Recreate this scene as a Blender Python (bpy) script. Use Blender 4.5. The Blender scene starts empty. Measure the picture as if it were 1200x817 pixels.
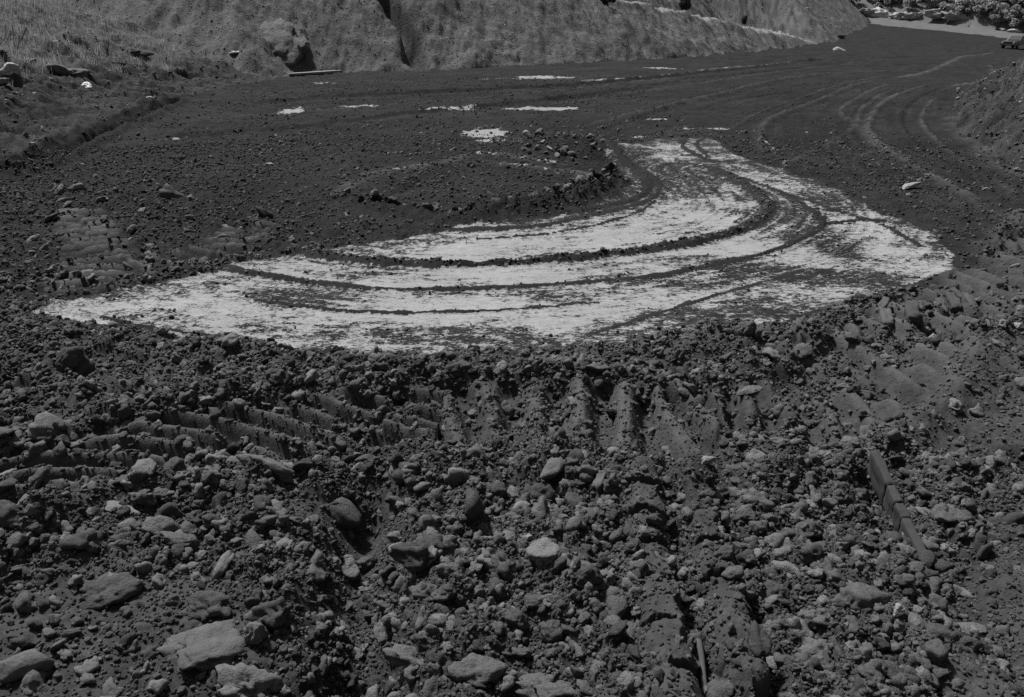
import bpy, math, random, time
import numpy as np
from mathutils import Vector, Matrix, Euler

T0 = time.time()
rng = np.random.default_rng(7)
random.seed(7)
scene = bpy.context.scene
COL = scene.collection

# ------------------------------------------------------------------ camera
CAM_H, F_PX, Y_HOR = 1.65, 933.0, 15.0
PITCH = math.atan((408.5 - Y_HOR) / F_PX)
cam_d = bpy.data.cameras.new('camera')
cam = bpy.data.objects.new('camera', cam_d); COL.objects.link(cam)
cam_d.sensor_width = 36.0; cam_d.lens = 36.0 * F_PX / 1200.0
cam_d.clip_start = 0.05; cam_d.clip_end = 3000
cam.location = (0, 0, CAM_H)
cam.rotation_euler = (math.pi / 2 - PITCH, 0, 0)
scene.camera = cam

# ------------------------------------------------------------------ sky, sun, exposure
SUN_EL, SUN_AZ = math.radians(58), math.radians(-42)      # azimuth from +Y towards +X
world = bpy.data.worlds.new('World'); scene.world = world
world.use_nodes = True
wn, wl = world.node_tree.nodes, world.node_tree.links
wn.clear()
sky = wn.new('ShaderNodeTexSky'); sky.sky_type = 'NISHITA'; sky.sun_disc = False
sky.sun_elevation = SUN_EL; sky.sun_rotation = SUN_AZ
sky.dust_density = 4.0
bw = wn.new('ShaderNodeRGBToBW')
bg = wn.new('ShaderNodeBackground'); bg.inputs['Strength'].default_value = 0.05
wo = wn.new('ShaderNodeOutputWorld')
wl.new(sky.outputs[0], bw.inputs[0]); wl.new(bw.outputs[0], bg.inputs[0]); wl.new(bg.outputs[0], wo.inputs[0])
sd = bpy.data.lights.new('sun', 'SUN'); sd.energy = 4.6; sd.angle = math.radians(5)
sun = bpy.data.objects.new('sun', sd); COL.objects.link(sun)
sdir = Vector((math.sin(SUN_AZ) * math.cos(SUN_EL), math.cos(SUN_AZ) * math.cos(SUN_EL), math.sin(SUN_EL)))
sun.rotation_euler = sdir.to_track_quat('Z', 'Y').to_euler()
scene.view_settings.view_transform = 'Standard'; scene.view_settings.look = 'None'
scene.view_settings.exposure = 0.75; scene.view_settings.gamma = 1.0
scene.cycles.use_denoising = False
scene.cycles.sample_clamp_direct = 3.0; scene.cycles.sample_clamp_indirect = 1.5
scene.cycles.max_bounces = 4; scene.cycles.diffuse_bounces = 2

# ------------------------------------------------------------------ noise
U = np.uint32
def hsh(ix, iy, seed):
    h = ix.astype(np.int64).astype(U) * U(374761393) + iy.astype(np.int64).astype(U) * U(668265263) + U((seed * 2246822519) & 0xffffffff)
    h = (h ^ (h >> U(13))) * U(1274126177)
    h = (h ^ (h >> U(15))) * U(2246822519)
    return (h ^ (h >> U(16)))
def rnd2(ix, iy, seed):
    return hsh(ix, iy, seed).astype(np.float32) / np.float32(4294967296.0)
def gn(x, y, seed=0):
    x0 = np.floor(x); y0 = np.floor(y); fx = (x - x0).astype(np.float32); fy = (y - y0).astype(np.float32)
    u = fx * fx * fx * (fx * (fx * 6 - 15) + 10); v = fy * fy * fy * (fy * (fy * 6 - 15) + 10)
    def g(i, j):
        a = rnd2(x0 + i, y0 + j, seed) * np.float32(6.2831853)
        return np.cos(a) * (fx - i) + np.sin(a) * (fy - j)
    a = g(0, 0); b = g(1, 0); c = g(0, 1); d = g(1, 1)
    ab = a + (b - a) * u; cd = c + (d - c) * u
    return (ab + (cd - ab) * v) * 1.5
def fbm(x, y, octv, seed=0, gain=0.5):
    s = 0; amp = 1.0; tot = 0; c, sn = math.cos(0.6), math.sin(0.6)
    for k in range(octv):
        s = s + amp * gn(x, y, seed + k * 17); tot += amp * 0.6
        x, y = (x * c - y * sn) * 2.03 + 5.2, (x * sn + y * c) * 2.03 + 1.3; amp *= gain
    return s / tot
def worley(x, y, seed=0):
    x0 = np.floor(x); y0 = np.floor(y)
    f1 = np.full(x.shape, 9.0, np.float32); f2 = f1.copy(); idv = np.zeros(x.shape, np.float32)
    for i in (-1, 0, 1):
        for j in (-1, 0, 1):
            cx, cy = x0 + i, y0 + j
            r1 = rnd2(cx, cy, seed); r2 = rnd2(cx, cy, seed + 5)
            d = np.hypot(cx + r1 - x, cy + r2 - y).astype(np.float32)
            m = d < f1
            f2 = np.where(m, f1, np.minimum(f2, d)); idv = np.where(m, r1, idv); f1 = np.where(m, d, f1)
    return f1, f2, idv
def ss(a, b, x):
    t = np.clip((x - a) / (b - a), 0, 1); return t * t * (3 - 2 * t)
def sp(x, k=2.0):
    return np.logaddexp(0, x / k) * k

def gn3(p, seed=0):
    f = np.floor(p); t = p - f; t = t * t * (3 - 2 * t); out = 0
    for i in (0, 1):
        for j in (0, 1):
            for k in (0, 1):
                w = (t[:, 0] if i else 1 - t[:, 0]) * (t[:, 1] if j else 1 - t[:, 1]) * (t[:, 2] if k else 1 - t[:, 2])
                out = out + w * rnd2(f[:, 0] + i + (f[:, 2] + k) * 57, f[:, 1] + j - (f[:, 2] + k) * 131, seed)
    return out * 2 - 1
def fbm3(p, octv, seed=0, gain=0.5):
    s = 0; a = 1.0; tot = 0
    for k in range(octv):
        s = s + a * gn3(p, seed + 31 * k); tot += a; a *= gain; p = p * 2.07 + 3.7
    return s / tot

# ------------------------------------------------------------------ rays of the photograph -> places on the ground
CP, SP_ = math.cos(PITCH), math.sin(PITCH)
def ray(px, py):
    px = np.asarray(px, float); py = np.asarray(py, float)
    a = (px - 600) / F_PX; b = (408.5 - py) / F_PX
    return a, CP + b * SP_, -SP_ + b * CP          # dx, dy, dz
def at_dist(px, py, Y):
    dx, dy, dz = ray(px, py); t = Y / dy
    return float(dx * t), float(Y), float(CAM_H + dz * t)

# far floor: thin-plate spline through places whose distance is known
ctrl = []
for x in (-30, -15, 0, 12): 
    for y in (-30, -5, 8, 18): ctrl.append((x, y, 0.0))
ctrl += [(22, 0, 0), (22, -25, 0), (14, 18, -0.05), (-25, 30, 0.0), (-40, 50, 0.2), (-60, 100, 0.5), (-60, 180, 1.0), (60, -20, -.3), (60, 20, -.8), (60, 50, -1.6)]
for px, py, Y in ((330, 91, 25.5), (400, 86, 27), (600, 78, 30.5), (800, 68, 39), (920, 58, 54), (975, 50, 70), (1015, 29, 140),
                  (1130, 71, 48), (1190, 58, 96), (1100, 47, 100), (1200, 47, 131), (1100, 37, 136), (1015, 19, 160), (1100, 28, 152), (1200, 38, 144),
                  (1190, 75, 46), (1060, 60, 70), (1050, 90, 30), (1190, 100, 27), (1300, 60, 100)):
    ctrl.append(at_dist(px, py, Y))
ctrl += [(200, 60, -5), (200, 200, -8), (0, 260, 1.5), (100, 300, -2), (-60, 300, 1.5), (200, -30, -2)]
ctrl = np.array(ctrl)
def tpsk(r2): return 0.5 * r2 * np.log(r2 + 1e-9)
_n = len(ctrl); _S = 0.02
_P = np.c_[np.ones(_n), ctrl[:, :2] * _S]
_d2 = ((ctrl[:, None, :2] - ctrl[None, :, :2]) ** 2).sum(-1) * _S * _S
_A = np.zeros((_n + 3, _n + 3)); _A[:_n, :_n] = tpsk(_d2) + np.eye(_n) * 1e-4; _A[:_n, _n:] = _P; _A[_n:, :_n] = _P.T
_w = np.linalg.solve(_A, np.r_[ctrl[:, 2], 0, 0, 0])
def floor_h(x, y):
    x = np.clip(x, -70, 220); y = np.clip(y, -30, 310)
    z = _w[_n] + _w[_n + 1] * x * _S + _w[_n + 2] * y * _S
    for k in range(_n):
        z = z + _w[k] * tpsk(((x - ctrl[k, 0]) ** 2 + (y - ctrl[k, 1]) ** 2) * _S * _S)
    return z * ss(3, 14, np.hypot(x, y))

def hit(px, py, hf, tmax=400):
    """first meeting of the viewing rays with height function hf"""
    px = np.atleast_1d(np.asarray(px, float)); py = np.atleast_1d(np.asarray(py, float))
    dx, dy, dz = ray(px, py)
    ts = np.geomspace(0.8, tmax, 900)
    X = dx[:, None] * ts; Y = dy[:, None] * ts; Z = CAM_H + dz[:, None] * ts
    D = Z - hf(X.ravel(), Y.ravel()).reshape(X.shape)
    k = np.where((D < 0).any(1), (D < 0).argmax(1), len(ts) - 1); k = np.maximum(k, 1)
    i = np.arange(len(px)); a, b = D[i, k - 1], D[i, k]
    f = np.clip(a / np.where(abs(a - b) < 1e-9, 1, a - b), 0, 1)
    t = ts[k - 1] + (ts[k] - ts[k - 1]) * f
    return np.c_[dx * t, dy * t]

def smooth_line(pts, n=6):
    P = np.array(pts, float); Q = np.vstack([2 * P[0] - P[1], P, 2 * P[-1] - P[-2]]); out = []
    for i in range(1, len(Q) - 2):
        for k in range(n):
            t = k / n
            out.append(0.5 * ((2 * Q[i]) + (-Q[i - 1] + Q[i + 1]) * t + (2 * Q[i - 1] - 5 * Q[i] + 4 * Q[i + 1] - Q[i + 2]) * t * t + (-Q[i - 1] + 3 * Q[i] - 3 * Q[i + 1] + Q[i + 2]) * t ** 3))
    out.append(Q[-2]); return np.array(out)

def polyd(x, y, pts, R):
    """distance, arc position and side (+ = left of travel) from a polyline, only within R of its box"""
    d = np.full(x.shape, 1e3, np.float32); s = np.zeros(x.shape, np.float32); sg = np.ones(x.shape, np.float32)
    lo, hi = pts.min(0) - R, pts.max(0) + R
    m = np.where((x > lo[0]) & (x < hi[0]) & (y > lo[1]) & (y < hi[1]))[0]
    if len(m) == 0: return d, s, sg
    xs, ys = x[m], y[m]; dm = np.full(len(m), 1e3); sm = np.zeros(len(m)); gm = np.ones(len(m)); L = 0
    for a, b in zip(pts[:-1], pts[1:]):
        v = b - a; l = math.hypot(*v)
        if l < 1e-6: continue
        rx, ry = xs - a[0], ys - a[1]
        t = np.clip((rx * v[0] + ry * v[1]) / l / l, 0, 1)
        dd = np.hypot(rx - v[0] * t, ry - v[1] * t); q = dd < dm
        dm = np.where(q, dd, dm); sm = np.where(q, L + t * l, sm); gm = np.where(q, np.sign(v[0] * ry - v[1] * rx), gm); L += l
    d[m] = dm; s[m] = sm; sg[m] = gm
    return d, s, sg

def inpoly(x, y, pts):
    r = np.zeros(x.shape, bool); n = len(pts)
    for i in range(n):
        x1, y1 = pts[i]; x2, y2 = pts[(i + 1) % n]
        if y1 == y2: continue
        r ^= ((y1 > y) != (y2 > y)) & (x < (x2 - x1) * (y - y1) / (y2 - y1) + x1)
    return r
def polysd(x, y, pts, R):
    """signed distance, positive inside"""
    d, s, _ = polyd(x, y, np.vstack([pts, pts[:1]]), R)
    return np.where(inpoly(x, y, pts), d, -d)

FL = lambda pts: hit([p[0] for p in pts], [p[1] for p in pts], floor_h)

# ---- the banks: footprints
back_front = FL([(300, 94), (335, 91), (400, 86), (480, 84), (560, 80), (640, 76), (720, 72), (800, 68), (860, 62), (920, 57), (975, 50), (988, 43), (1005, 36), (1018, 28.5)])
BACK = np.vstack([[-60, 26], [-30, 25.5], back_front, [back_front[-1][0] + 12, 175], [40, 230], [-120, 230]])
left_front = FL([(420, 84), (345, 89), (270, 106), (190, 124), (120, 158), (60, 182), (0, 203), (-120, 250)])
LEFT = np.vstack([left_front, [-12, 2], [-80, 0], [-80, 34], [left_front[0][0] - 3, 31]])
right_front = FL([(1230, 232), (1200, 207), (1150, 174), (1122, 152), (1114, 131), (1130, 113), (1165, 99), (1210, 90)])
RIGHT = np.vstack([right_front, [28, 27], [40, 20], [30, 6], [12, 6.5]])
road_far = np.vstack([[20, 168], FL([(1015, 19), (1060, 24), (1100, 28), (1150, 33.5), (1200, 38.5)]), [130, 120], [220, 60]])
road_near = np.vstack([[20, 146], FL([(1018, 28), (1060, 32), (1100, 36), (1150, 41), (1200, 47)]), [125, 100], [210, 45]])
FAR = np.vstack([road_far, [400, 60], [400, 500], [-200, 500], [-200, 168]])
ROAD = np.vstack([road_near, road_far[::-1]])
ramp_line = None

def banks(x, y):
    """height above the floor of each bank, and the inside distances"""
    ib = polysd(x, y, BACK, 60); il = polysd(x, y, LEFT, 40); ir = polysd(x, y, RIGHT, 15); jf = polysd(x, y, FAR, 300)
    wob = fbm(x / 3.1, y / 3.1, 3, 40)
    b = np.maximum(ib + 0.25 * wob, 0)
    # ramp cut across the back bank, climbing to the left from its right end
    hr = np.clip((24 - x) * 0.125, -1, 6)
    s0 = np.where(hr > 0, hr / 0.72, 0); w = 2.2 * ss(-0.3, 0.6, hr)
    hb = np.where(b < s0, b * 0.72, np.where(b < s0 + w, s0 * 0.72 + (b - s0) * 0.05, s0 * 0.72 + w * 0.05 + (b - s0 - w) * 0.8))
    onramp = ss(0, .25, b - s0) * (1 - ss(w - .25, w + .1, b - s0)) * ss(0.0, 0.3, hr)
    hb = np.minimum(hb, 11 + 0.05 * hb)
    l = np.maximum(il + 0.35 * wob, 0)
    hl = 0.12 * np.minimum(l, 2.4) + 0.40 * np.maximum(l - 2.4, 0) + 0.12 * ss(1.4, 2.0, l + 0.6 * fbm(x / 1.3, y / 1.3, 3, 81))
    hl = np.minimum(hl, 7 + 0.05 * hl)
    r = np.maximum(ir + 0.12 * fbm(x / 0.8, y / 0.8, 3, 50), 0)
    hrr = 0.75 * (1 - np.exp(-r * .75)) + 0.14 * r
    hrr = np.minimum(hrr, 2.2)
    hf = np.maximum(jf, 0) * 0.5 + 0.8 * ss(0, 2, jf)
    hf = np.minimum(hf, 30 + hf * 0.1)
    return ib, il, ir, jf, hb, hl, hrr, hf, onramp

def macro(x, y):
    x = np.asarray(x, float); y = np.asarray(y, float)
    ib, il, ir, jf, hb, hl, hrr, hf, onr = banks(x, y)
    return floor_h(x, y) + np.maximum(np.maximum(np.maximum(hb, hl), hrr), hf)
HT = lambda pts: hit([p[0] for p in pts], [p[1] for p in pts], macro)
SL = lambda pts, n=5: smooth_line(HT(pts), n)

# ---- features traced on the ground
PATCH = SL([(28, 368), (60, 352), (165, 335), (250, 320), (265, 311), (340, 300), (400, 290), (480, 277), (560, 263), (620, 258), (690, 244), (722, 230), (735, 215),
            (722, 200), (705, 186), (720, 172), (790, 163), (835, 164), (870, 184), (920, 199), (962, 214), (1000, 231), (1022, 246), (1062, 259), (1102, 282), (1124, 304),
            (1112, 317), (1085, 330), (1050, 342), (1000, 353), (950, 371), (920, 385), (870, 388), (800, 392), (740, 404), (640, 412), (540, 416), (400, 416), (300, 409), (230, 400), (160, 387), (90, 380)], 3)
NEAR = SL([(-400, 330), (-60, 352), (30, 370), (90, 381), (160, 388), (230, 401), (300, 410), (400, 417), (540, 417), (640, 413), (740, 405), (800, 393), (870, 389), (920, 386), (950, 372), (1000, 354),
           (1050, 343), (1085, 331), (1112, 318), (1127, 304), (1150, 270), (1210, 240), (1400, 240)], 3)
NEAR = np.vstack([NEAR, [8, 0], [8, -6], [-8, -6], [-8, 1]])
LCHURN = SL([(-200, 230), (60, 215), (200, 235), (330, 255), (420, 270), (330, 300), (240, 320), (100, 345), (-100, 350)], 3)
# dark tracks across the pale clay: (points, half width, height, dirt)
TRK = [
    (SL([(420, 272), (520, 270), (620, 267), (700, 252), (758, 236), (772, 218), (745, 196), (714, 180), (697, 160), (712, 148), (800, 122), (880, 100), (990, 88)]), .034, .014, 1.0),
    (SL([(660, 252), (715, 243), (752, 230), (757, 212), (733, 192), (706, 168)]), .045, .03, 1.0),
    (SL([(350, 298), (430, 308), (520, 312), (620, 308), (720, 299), (800, 287), (868, 270), (899, 250), (892, 232), (862, 212), (838, 200)]), .055, .035, 1.25),
    (SL([(270, 318), (400, 337), (500, 340), (620, 337), (760, 325), (860, 306), (930, 285), (964, 263), (945, 243), (905, 222), (860, 208)]), .026, .012, 0.95),
    (SL([(120, 372), (170, 384), (230, 392), (262, 397)]), .012, .012, 1.0),
    (SL([(262, 312), (300, 322), (360, 332), (420, 338)]), .03, .012, .85),
    (SL([(800, 165), (802, 175), (830, 188), (850, 191)]), .035, .012, 0.9),
    (SL([(825, 163), (816, 170), (830, 185)]), .03, .012, 0.9),
    (SL([(964, 263), (1010, 258), (1060, 262)]), .03, .01, 0.8),
    (SL([(300, 352), (420, 366), (560, 366), (700, 356)]), .018, .008, .85),
    (SL([(560, 281), (660, 272), (740, 252), (768, 236)]), .018, .008, .85),
    (SL([(690, 395), (800, 360), (880, 336), (940, 318)]), .018, .006, .8),
    (SL([(900, 222), (935, 232), (975, 246), (1030, 262), (1080, 290)]), .02, .008, .8),
]
# raised pale or dark tracks on the dark floor: (points, half width, height, pale)
FLT = [
    (SL([(1080, 103), (1062, 108), (1035, 121), (1018, 143), (1024, 163), (1058, 188), (1098, 211), (1145, 237)]), .065, .03, .60),
    (SL([(1022, 96), (960, 118), (908, 138), (893, 154), (894, 178)]), .07, .04, .4),
    (SL([(700, 146), (800, 122), (870, 105), (960, 88), (1040, 84)]), .12, .05, .3),
    (SL([(400, 226), (412, 216), (450, 203), (500, 194), (546, 185)]), .10, .012, .62),
    (SL([(560, 182), (620, 190), (660, 194)]), .05, .008, .8),
    (SL([(590, 193), (660, 200), (706, 207)]), .05, .008, .75),
    (SL([(210, 160), (330, 152), (460, 136), (620, 120), (760, 104)]), .10, .05, -.5),
    (SL([(300, 122), (420, 113), (560, 106), (700, 98), (840, 84), (960, 70)]), .12, .06, -.5),
    (SL([(680, 96), (760, 90), (800, 86)]), .12, .0, .9),
    (SL([(805, 86), (850, 80), (925, 75)]), .12, .03, .65),
    (SL([(1200, 208), (1165, 190), (1150, 175), (1125, 157), (1113, 133)]), .14, .03, .55),
    (SL([(1055, 92), (1085, 86), (1105, 78), (1118, 72), (1140, 66), (1165, 62)]), .16, .05, .55),
    (SL([(1160, 78), (1166, 86), (1150, 96), (1120, 102)]), .12, .03, .5),
    (SL([(930, 190), (1000, 150), (985, 130), (1015, 110), (1040, 100)]), .05, .015, .35),
    (SL([(940, 200), (1020, 180), (1007, 150), (1010, 128), (1040, 108)]), .05, .015, .3),
    (SL([(640, 118), (760, 100), (880, 86), (980, 74), (1060, 66)]), .07, .03, -.45),
    (SL([(240, 140), (360, 132), (500, 120), (660, 106), (800, 92)]), .05, .02, .3),
    (SL([(560, 134), (700, 116), (830, 97), (930, 82), (1040, 70)]), .05, .02, .3),
    (SL([(810, 130), (870, 116), (940, 104), (1010, 92)]), .04, .02, -.4),
    (SL([(1050, 232), (1010, 196), (990, 165), (995, 140), (1012, 120), (1040, 106)]), .035, .015, -.4),
    (SL([(1175, 235), (1120, 200), (1075, 170), (1055, 145), (1065, 122), (1100, 104)]), .04, .02, -.4),
    (SL([(1190, 226), (1140, 195), (1098, 165), (1080, 140), (1092, 118)]), .035, .015, .35),
    (SL([(860, 150), (900, 128), (960, 108), (1030, 90)]), .04, .02, .3),
    (SL([(440, 240), (480, 214), (540, 198), (610, 200)]), .05, .02, -.4),
]
BLOB = [(340, 131, 22, 7, 1.0), (420, 125, 38, 3, .8), (525, 127, 40, 4, 1.0), (645, 128, 55, 3.5, 1.1), (570, 157, 36, 9, 1.05), (575, 165, 30, 6, .7), (440, 141, 30, 3, .5),
        (640, 91, 45, 2.5, 1.0), (780, 80, 30, 2.5, .8), (380, 98, 40, 2, .6), (590, 92, 60, 2, .6), (320, 158, 40, 3, .6), (250, 145, 10, 6, .6), (500, 184, 60, 3, .5),
        (460, 180, 60, 3, .55), (770, 140, 50, 4, .5), (800, 150, 30, 5, .6), (840, 150, 30, 5, .6), (900, 170, 6, 10, .9), (750, 160, 40, 6, .5), (560, 195, 45, 3, .7)]
BLOBW = []
for bx, by, rx, ry, a in BLOB:
    c, e, f = HT([(bx, by), (bx + rx, by), (bx, by - ry)])
    BLOBW.append((c, abs(e[0] - c[0]), abs(f[1] - c[1]), a))
# dark mud blobs over the patch
MUD = [(355, 352, 60, 14, 1.0), (440, 385, 50, 14, .9), (900, 318, 90, 12, 1.0), (870, 345, 50, 16, .9), (930, 250, 26, 18, 1.5), (975, 288, 25, 24, 1.3), (1000, 330, 40, 8, .7), (640, 345, 60, 7, .5), (800, 205, 45, 22, 1.2), (905, 265, 40, 22, .8),
       (770, 330, 80, 10, .6), (850, 305, 60, 9, .5), (430, 325, 60, 10, .7), (690, 325, 50, 6, .5), (980, 240, 34, 8, .7), (840, 372, 50, 7, .8), (560, 388, 60, 10, .5), (330, 338, 30, 8, .6), (660, 280, 60, 5, .45), (765, 200, 20, 18, .5)]
MUDW = []
for bx, by, rx, ry, a in MUD:
    c, e, f = HT([(bx, by), (bx + rx, by), (bx, by - ry)])
    MUDW.append((c, abs(e[0] - c[0]), abs(f[1] - c[1]), a))
GULLY = SL([(448, -6), (458, 8), (470, 24), (480, 40), (486, 56), (488, 74)])
BAND = SL([(-90, 640), (70, 570), (230, 532), (400, 515), (560, 500), (680, 508), (790, 520), (900, 505), (1000, 465), (1065, 402), (1120, 358), (1190, 315), (1260, 270)], 8)
RUTL = SL([(446, 545), (436, 600), (428, 660), (428, 720), (432, 817), (436, 920)])
COLA = SL([(752, 585), (757, 650), (768, 720), (785, 800), (800, 900)])
COLB = SL([(815, 580), (826, 640), (846, 720), (872, 817)])
TRENCH = SL([(1010, 540), (1050, 600), (1098, 662), (1150, 730), (1210, 800)])
SMOOTHS = [(SL([(-60, 730), (90, 690), (230, 690), (340, 740), (330, 860), (-80, 860)], 3), .12), (SL([(1110, 660), (1210, 560), (1300, 600), (1280, 860), (1110, 860), (1090, 760)], 3), .15), (SL([(330, 590), (450, 580), (450, 612), (330, 622)], 3), .05),
           (SL([(1010, 455), (1210, 400), (1230, 520), (1100, 545), (1020, 520)], 3), .1)]
ISLAND_EDGE = SL([(405, 234), (450, 246), (500, 255), (545, 258), (600, 250), (650, 243), (690, 232), (716, 214)])
HEAP = HT([(650, 178)])[0]; HEAP2 = HT([(690, 184)])[0]
RUTA = SL([(-20, 200), (40, 190), (90, 168), (140, 146), (178, 126)])
RUTB = SL([(20, 204), (70, 186), (120, 160), (165, 140), (205, 120)])
LTRK = [SL([(85, 345), (108, 315), (112, 290), (100, 265), (95, 252)], 6), SL([(290, 270), (262, 292), (215, 305), (150, 318)], 6)]

def terrain(x, y, fine=True):
    x = np.asarray(x, np.float64).ravel(); y = np.asarray(y, np.float64).ravel()
    R = np.hypot(x, y)
    ib, il, ir, jf, hb, hl, hrr, hf, onramp = banks(x, y)
    z0 = floor_h(x, y)
    z = z0 + np.maximum(np.maximum(np.maximum(hb, hl), hrr), hf)
    top = np.argmax(np.stack([np.full_like(hb, 0.03), hb, hl, hrr, hf]), 0)
    road = polysd(x, y, ROAD, 30)
    ip = polysd(x, y, PATCH, 3.0); inr = polysd(x, y, NEAR, 6.0); ilc = polysd(x, y, LCHURN, 4.0)
    n1 = fbm(x / 1.7, y / 1.7, 5, 3); n2 = fbm(x / .45, y / .45, 5, 11, .6); n3 = fbm(x / .11, y / .11, 4, 23, .62)
    nst = fbm(x / .55 + 0.3 * n1, y / .42, 7, 67, .68)               # flaky streaks of dirt on the clay
    nfl = fbm(x / 1.6, y / .5, 6, 91, .62)
    nfn = fbm(x / .16 + .4 * n2, y / .075, 5, 131, .72)
    on_floor = (top == 0)
    # ---- churned ground
    C = np.where(on_floor, .2, .3)
    C = np.maximum(C, 1.25 * ss(-.6, .3, ilc + .4 * n1)); C = np.maximum(C, (.5 + .4 * ss(-1.2, .4, ilc + .4 * n1) + .3 * ss(-1.5, -4, x + .4 * n1)) * (top == 0))
    near = ss(-.06, .22, inr + .10 * n2)
    C = np.maximum(C, near)
    C = np.where(top == 3, .5, C); C = np.where(top == 2, .6, C)
    for poly, r in SMOOTHS:
        C = C * (1 - .7 * ss(-.05, .1, polysd(x, y, poly, 1.0) + .08 * n2))
    patch = ss(-.05, .05, ip + .06 * n2 + .03 * n3)
    C = np.where(patch > .5, .06, C)
    # ---- albedo
    alb = .0165 * (1 + .28 * n1 + .3 * n2 + .2 * n3) * (1 + 1.6 * near)
    dry = .5 + .5 * n2
    alb = np.where(top == 1, .094 * (1 + .16 * fbm(x / 2.2, y / 2.2, 5, 101) + .1 * n2), alb)
    alb = np.where(top == 2, .040 * (1 + .3 * n1 + .35 * n2 + .3 * n3) * (1 + .9 * ss(2.2, 3.4, il)), alb)
    alb = np.where(top == 3, .045 * (1 + .35 * n1 + .5 * n2 + .3 * n3), alb)
    alb = np.where((top == 4), .105 * (1 + .4 * fbm(x / 8, y / 8, 4, 33)), alb)
    alb = np.where((road > 0) & (top != 4) & (ib < -.5), .09 * (1 + .12 * n1), alb)
    alb = np.where(top == 1, alb * (1 + .9 * onramp), alb)
    dz = np.zeros_like(x)
    # ---- clay
    mud = np.zeros_like(x)
    for c, rx, ry, a in MUDW:
        mud += a * np.exp(-(((x - c[0]) / rx) ** 2 + ((y - c[1]) / ry) ** 2))
    edge = ss(0, .7, ip)
    mk = nst * .50 + .26 * nfl + .40 * nfn + .0 + .40 * edge - .66 * mud - .25 * ss(6, 9, y)
    tracks = np.zeros_like(x); trk = np.zeros_like(x)
    for pts, hw, h, dirt in TRK:
        d, s, sg = polyd(x, y, pts, .6)
        if d.min() > 100: continue
        w = hw * (1 + .5 * fbm(s / .25, s * 0 + hw * 99, 2, 7))
        k = np.exp(-(d / w) ** 2)
        tracks = np.maximum(tracks, dirt * k)
        if dirt > 1.1: trk = np.maximum(trk, k)
        dz += h * k * (1 + .5 * n3)
        mk = mk - .26 * np.exp(-(d / (2.6 * hw)) ** 2) * (dirt > .9)
    mk = np.maximum(mk, -.30 + .25 * nfn)
    mk = mk - 2.4 * ss(.25, .6, tracks + .25 * n3)
    d, s, sg = polyd(x, y, TRK[2][0], 2.6); o_ = d * sg
    stk = fbm(s / .9, o_ / .05, 4, 611, .6); mk = mk + .5 * stk * np.exp(-(d / 1.3) ** 2)
    pale = ss(-.05, .09, mk) * patch
    cmask = np.clip(mk, -1, 1) - 1.2 * (1 - patch)
    for pts_, rr_, sc_ in ((FLT[0][0], 6.0, .12), (FLT[7][0], 14.0, .3), (FLT[3][0], 2.0, .05)):
        d, s, sg = polyd(x, y, pts_, rr_); o_ = d * sg
        q_ = fbm(s / (sc_ * 22), o_ / sc_, 4, 633, .6) * np.exp(-(d / (rr_ * .5)) ** 2) * (1 - patch) * (1 - near) * on_floor
        alb = alb * (1 + .35 * q_); dz += .006 * q_
    # ---- flecks and streaks of clay on the dark floor
    fk = np.full_like(x, -2.2)
    for c, rx, ry, a in BLOBW:
        fk = np.maximum(fk, -2.2 + 2.75 * a * np.exp(-(((x - c[0]) / rx) ** 2 + ((y - c[1]) / ry) ** 2)))
    fk = fk + np.where((ip > -.7) & (inr < -.2) & (ilc < -.2), .5 * ss(-.7, 0, ip), 0)
    for q, (pts, hw, h, pl) in enumerate(FLT):
        tread = q in (1, 3, 10)
        d, s, sg = polyd(x, y, pts, 1.2)
        if d.min() > 100: continue
        w = hw * (1 + .35 * fbm(s / .6, s * 0 + hw * 99, 2, 7))
        k = np.exp(-(d / w) ** 2) * on_floor
        if tread: k = k * (.45 + .55 * ss(-.3, .5, np.sin(s * 2 * math.pi / .14 + 4 * d * sg)))
        dz += h * k * (1 + .5 * n2)
        if pl > .6:
            fk = np.maximum(fk, -2.2 + 2.25 * pl * k + .15)
        dz -= .3 * h * np.exp(-((d - 2 * w) / w) ** 2)
        alb = alb * (1 + (3.2 if pl > 0 else .9) * pl * k * (.7 + .6 * n2))
    flm = ss(-.15, .3, fk - .06 + 1.1 * nfl + .8 * nfn + .3 * n3 + .5 * ss(-1.6, -.8, fk)) * (top == 0) * (1 - near) * (y < 60)
    cmask = np.maximum(cmask, np.where(top == 0, flm * 1.1 - .72 - .5 * near, -2) - 1.0 * patch)
    pale = np.maximum(pale, .8 * flm * (1 - patch))
    clay = .205 * (1 + .10 * fbm(x / .7, y / .7, 4, 55) + .07 * n3)
    dz += .006 * (1 - pale) * patch + .006 * n3 * (1 - pale) * patch
    # ---- back bank
    d, s, sg = polyd(x, y, GULLY, 3)
    dz -= np.where(top == 1, .8 * np.exp(-(d / (.28 + .03 * s)) ** 4), 0)
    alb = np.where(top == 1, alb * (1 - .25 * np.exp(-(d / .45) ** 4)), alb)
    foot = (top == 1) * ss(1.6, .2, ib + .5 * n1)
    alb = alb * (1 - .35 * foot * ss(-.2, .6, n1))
    rill = np.abs(fbm((x + .35 * y) / .9, ib / 5, 4, 201))
    dz += (top == 1) * (.06 * n2 + .10 * n1 + .10 * fbm(x / .8, ib / 2.2, 4, 771) - .14 * np.exp(-(rill / .10) ** 2) * ss(.3, 2, ib) * ss(-6, 12, x))
    # ---- left bank: strata, scarps and two ruts
    w1 = fbm((x + .5 * y) / 2.4, (y - .3 * x) / .6, 5, 300, .6)
    dz += (top == 2) * ss(0, 1.2, il) * (.20 * w1 + .06 * n2 + .05 * n1)
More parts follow.
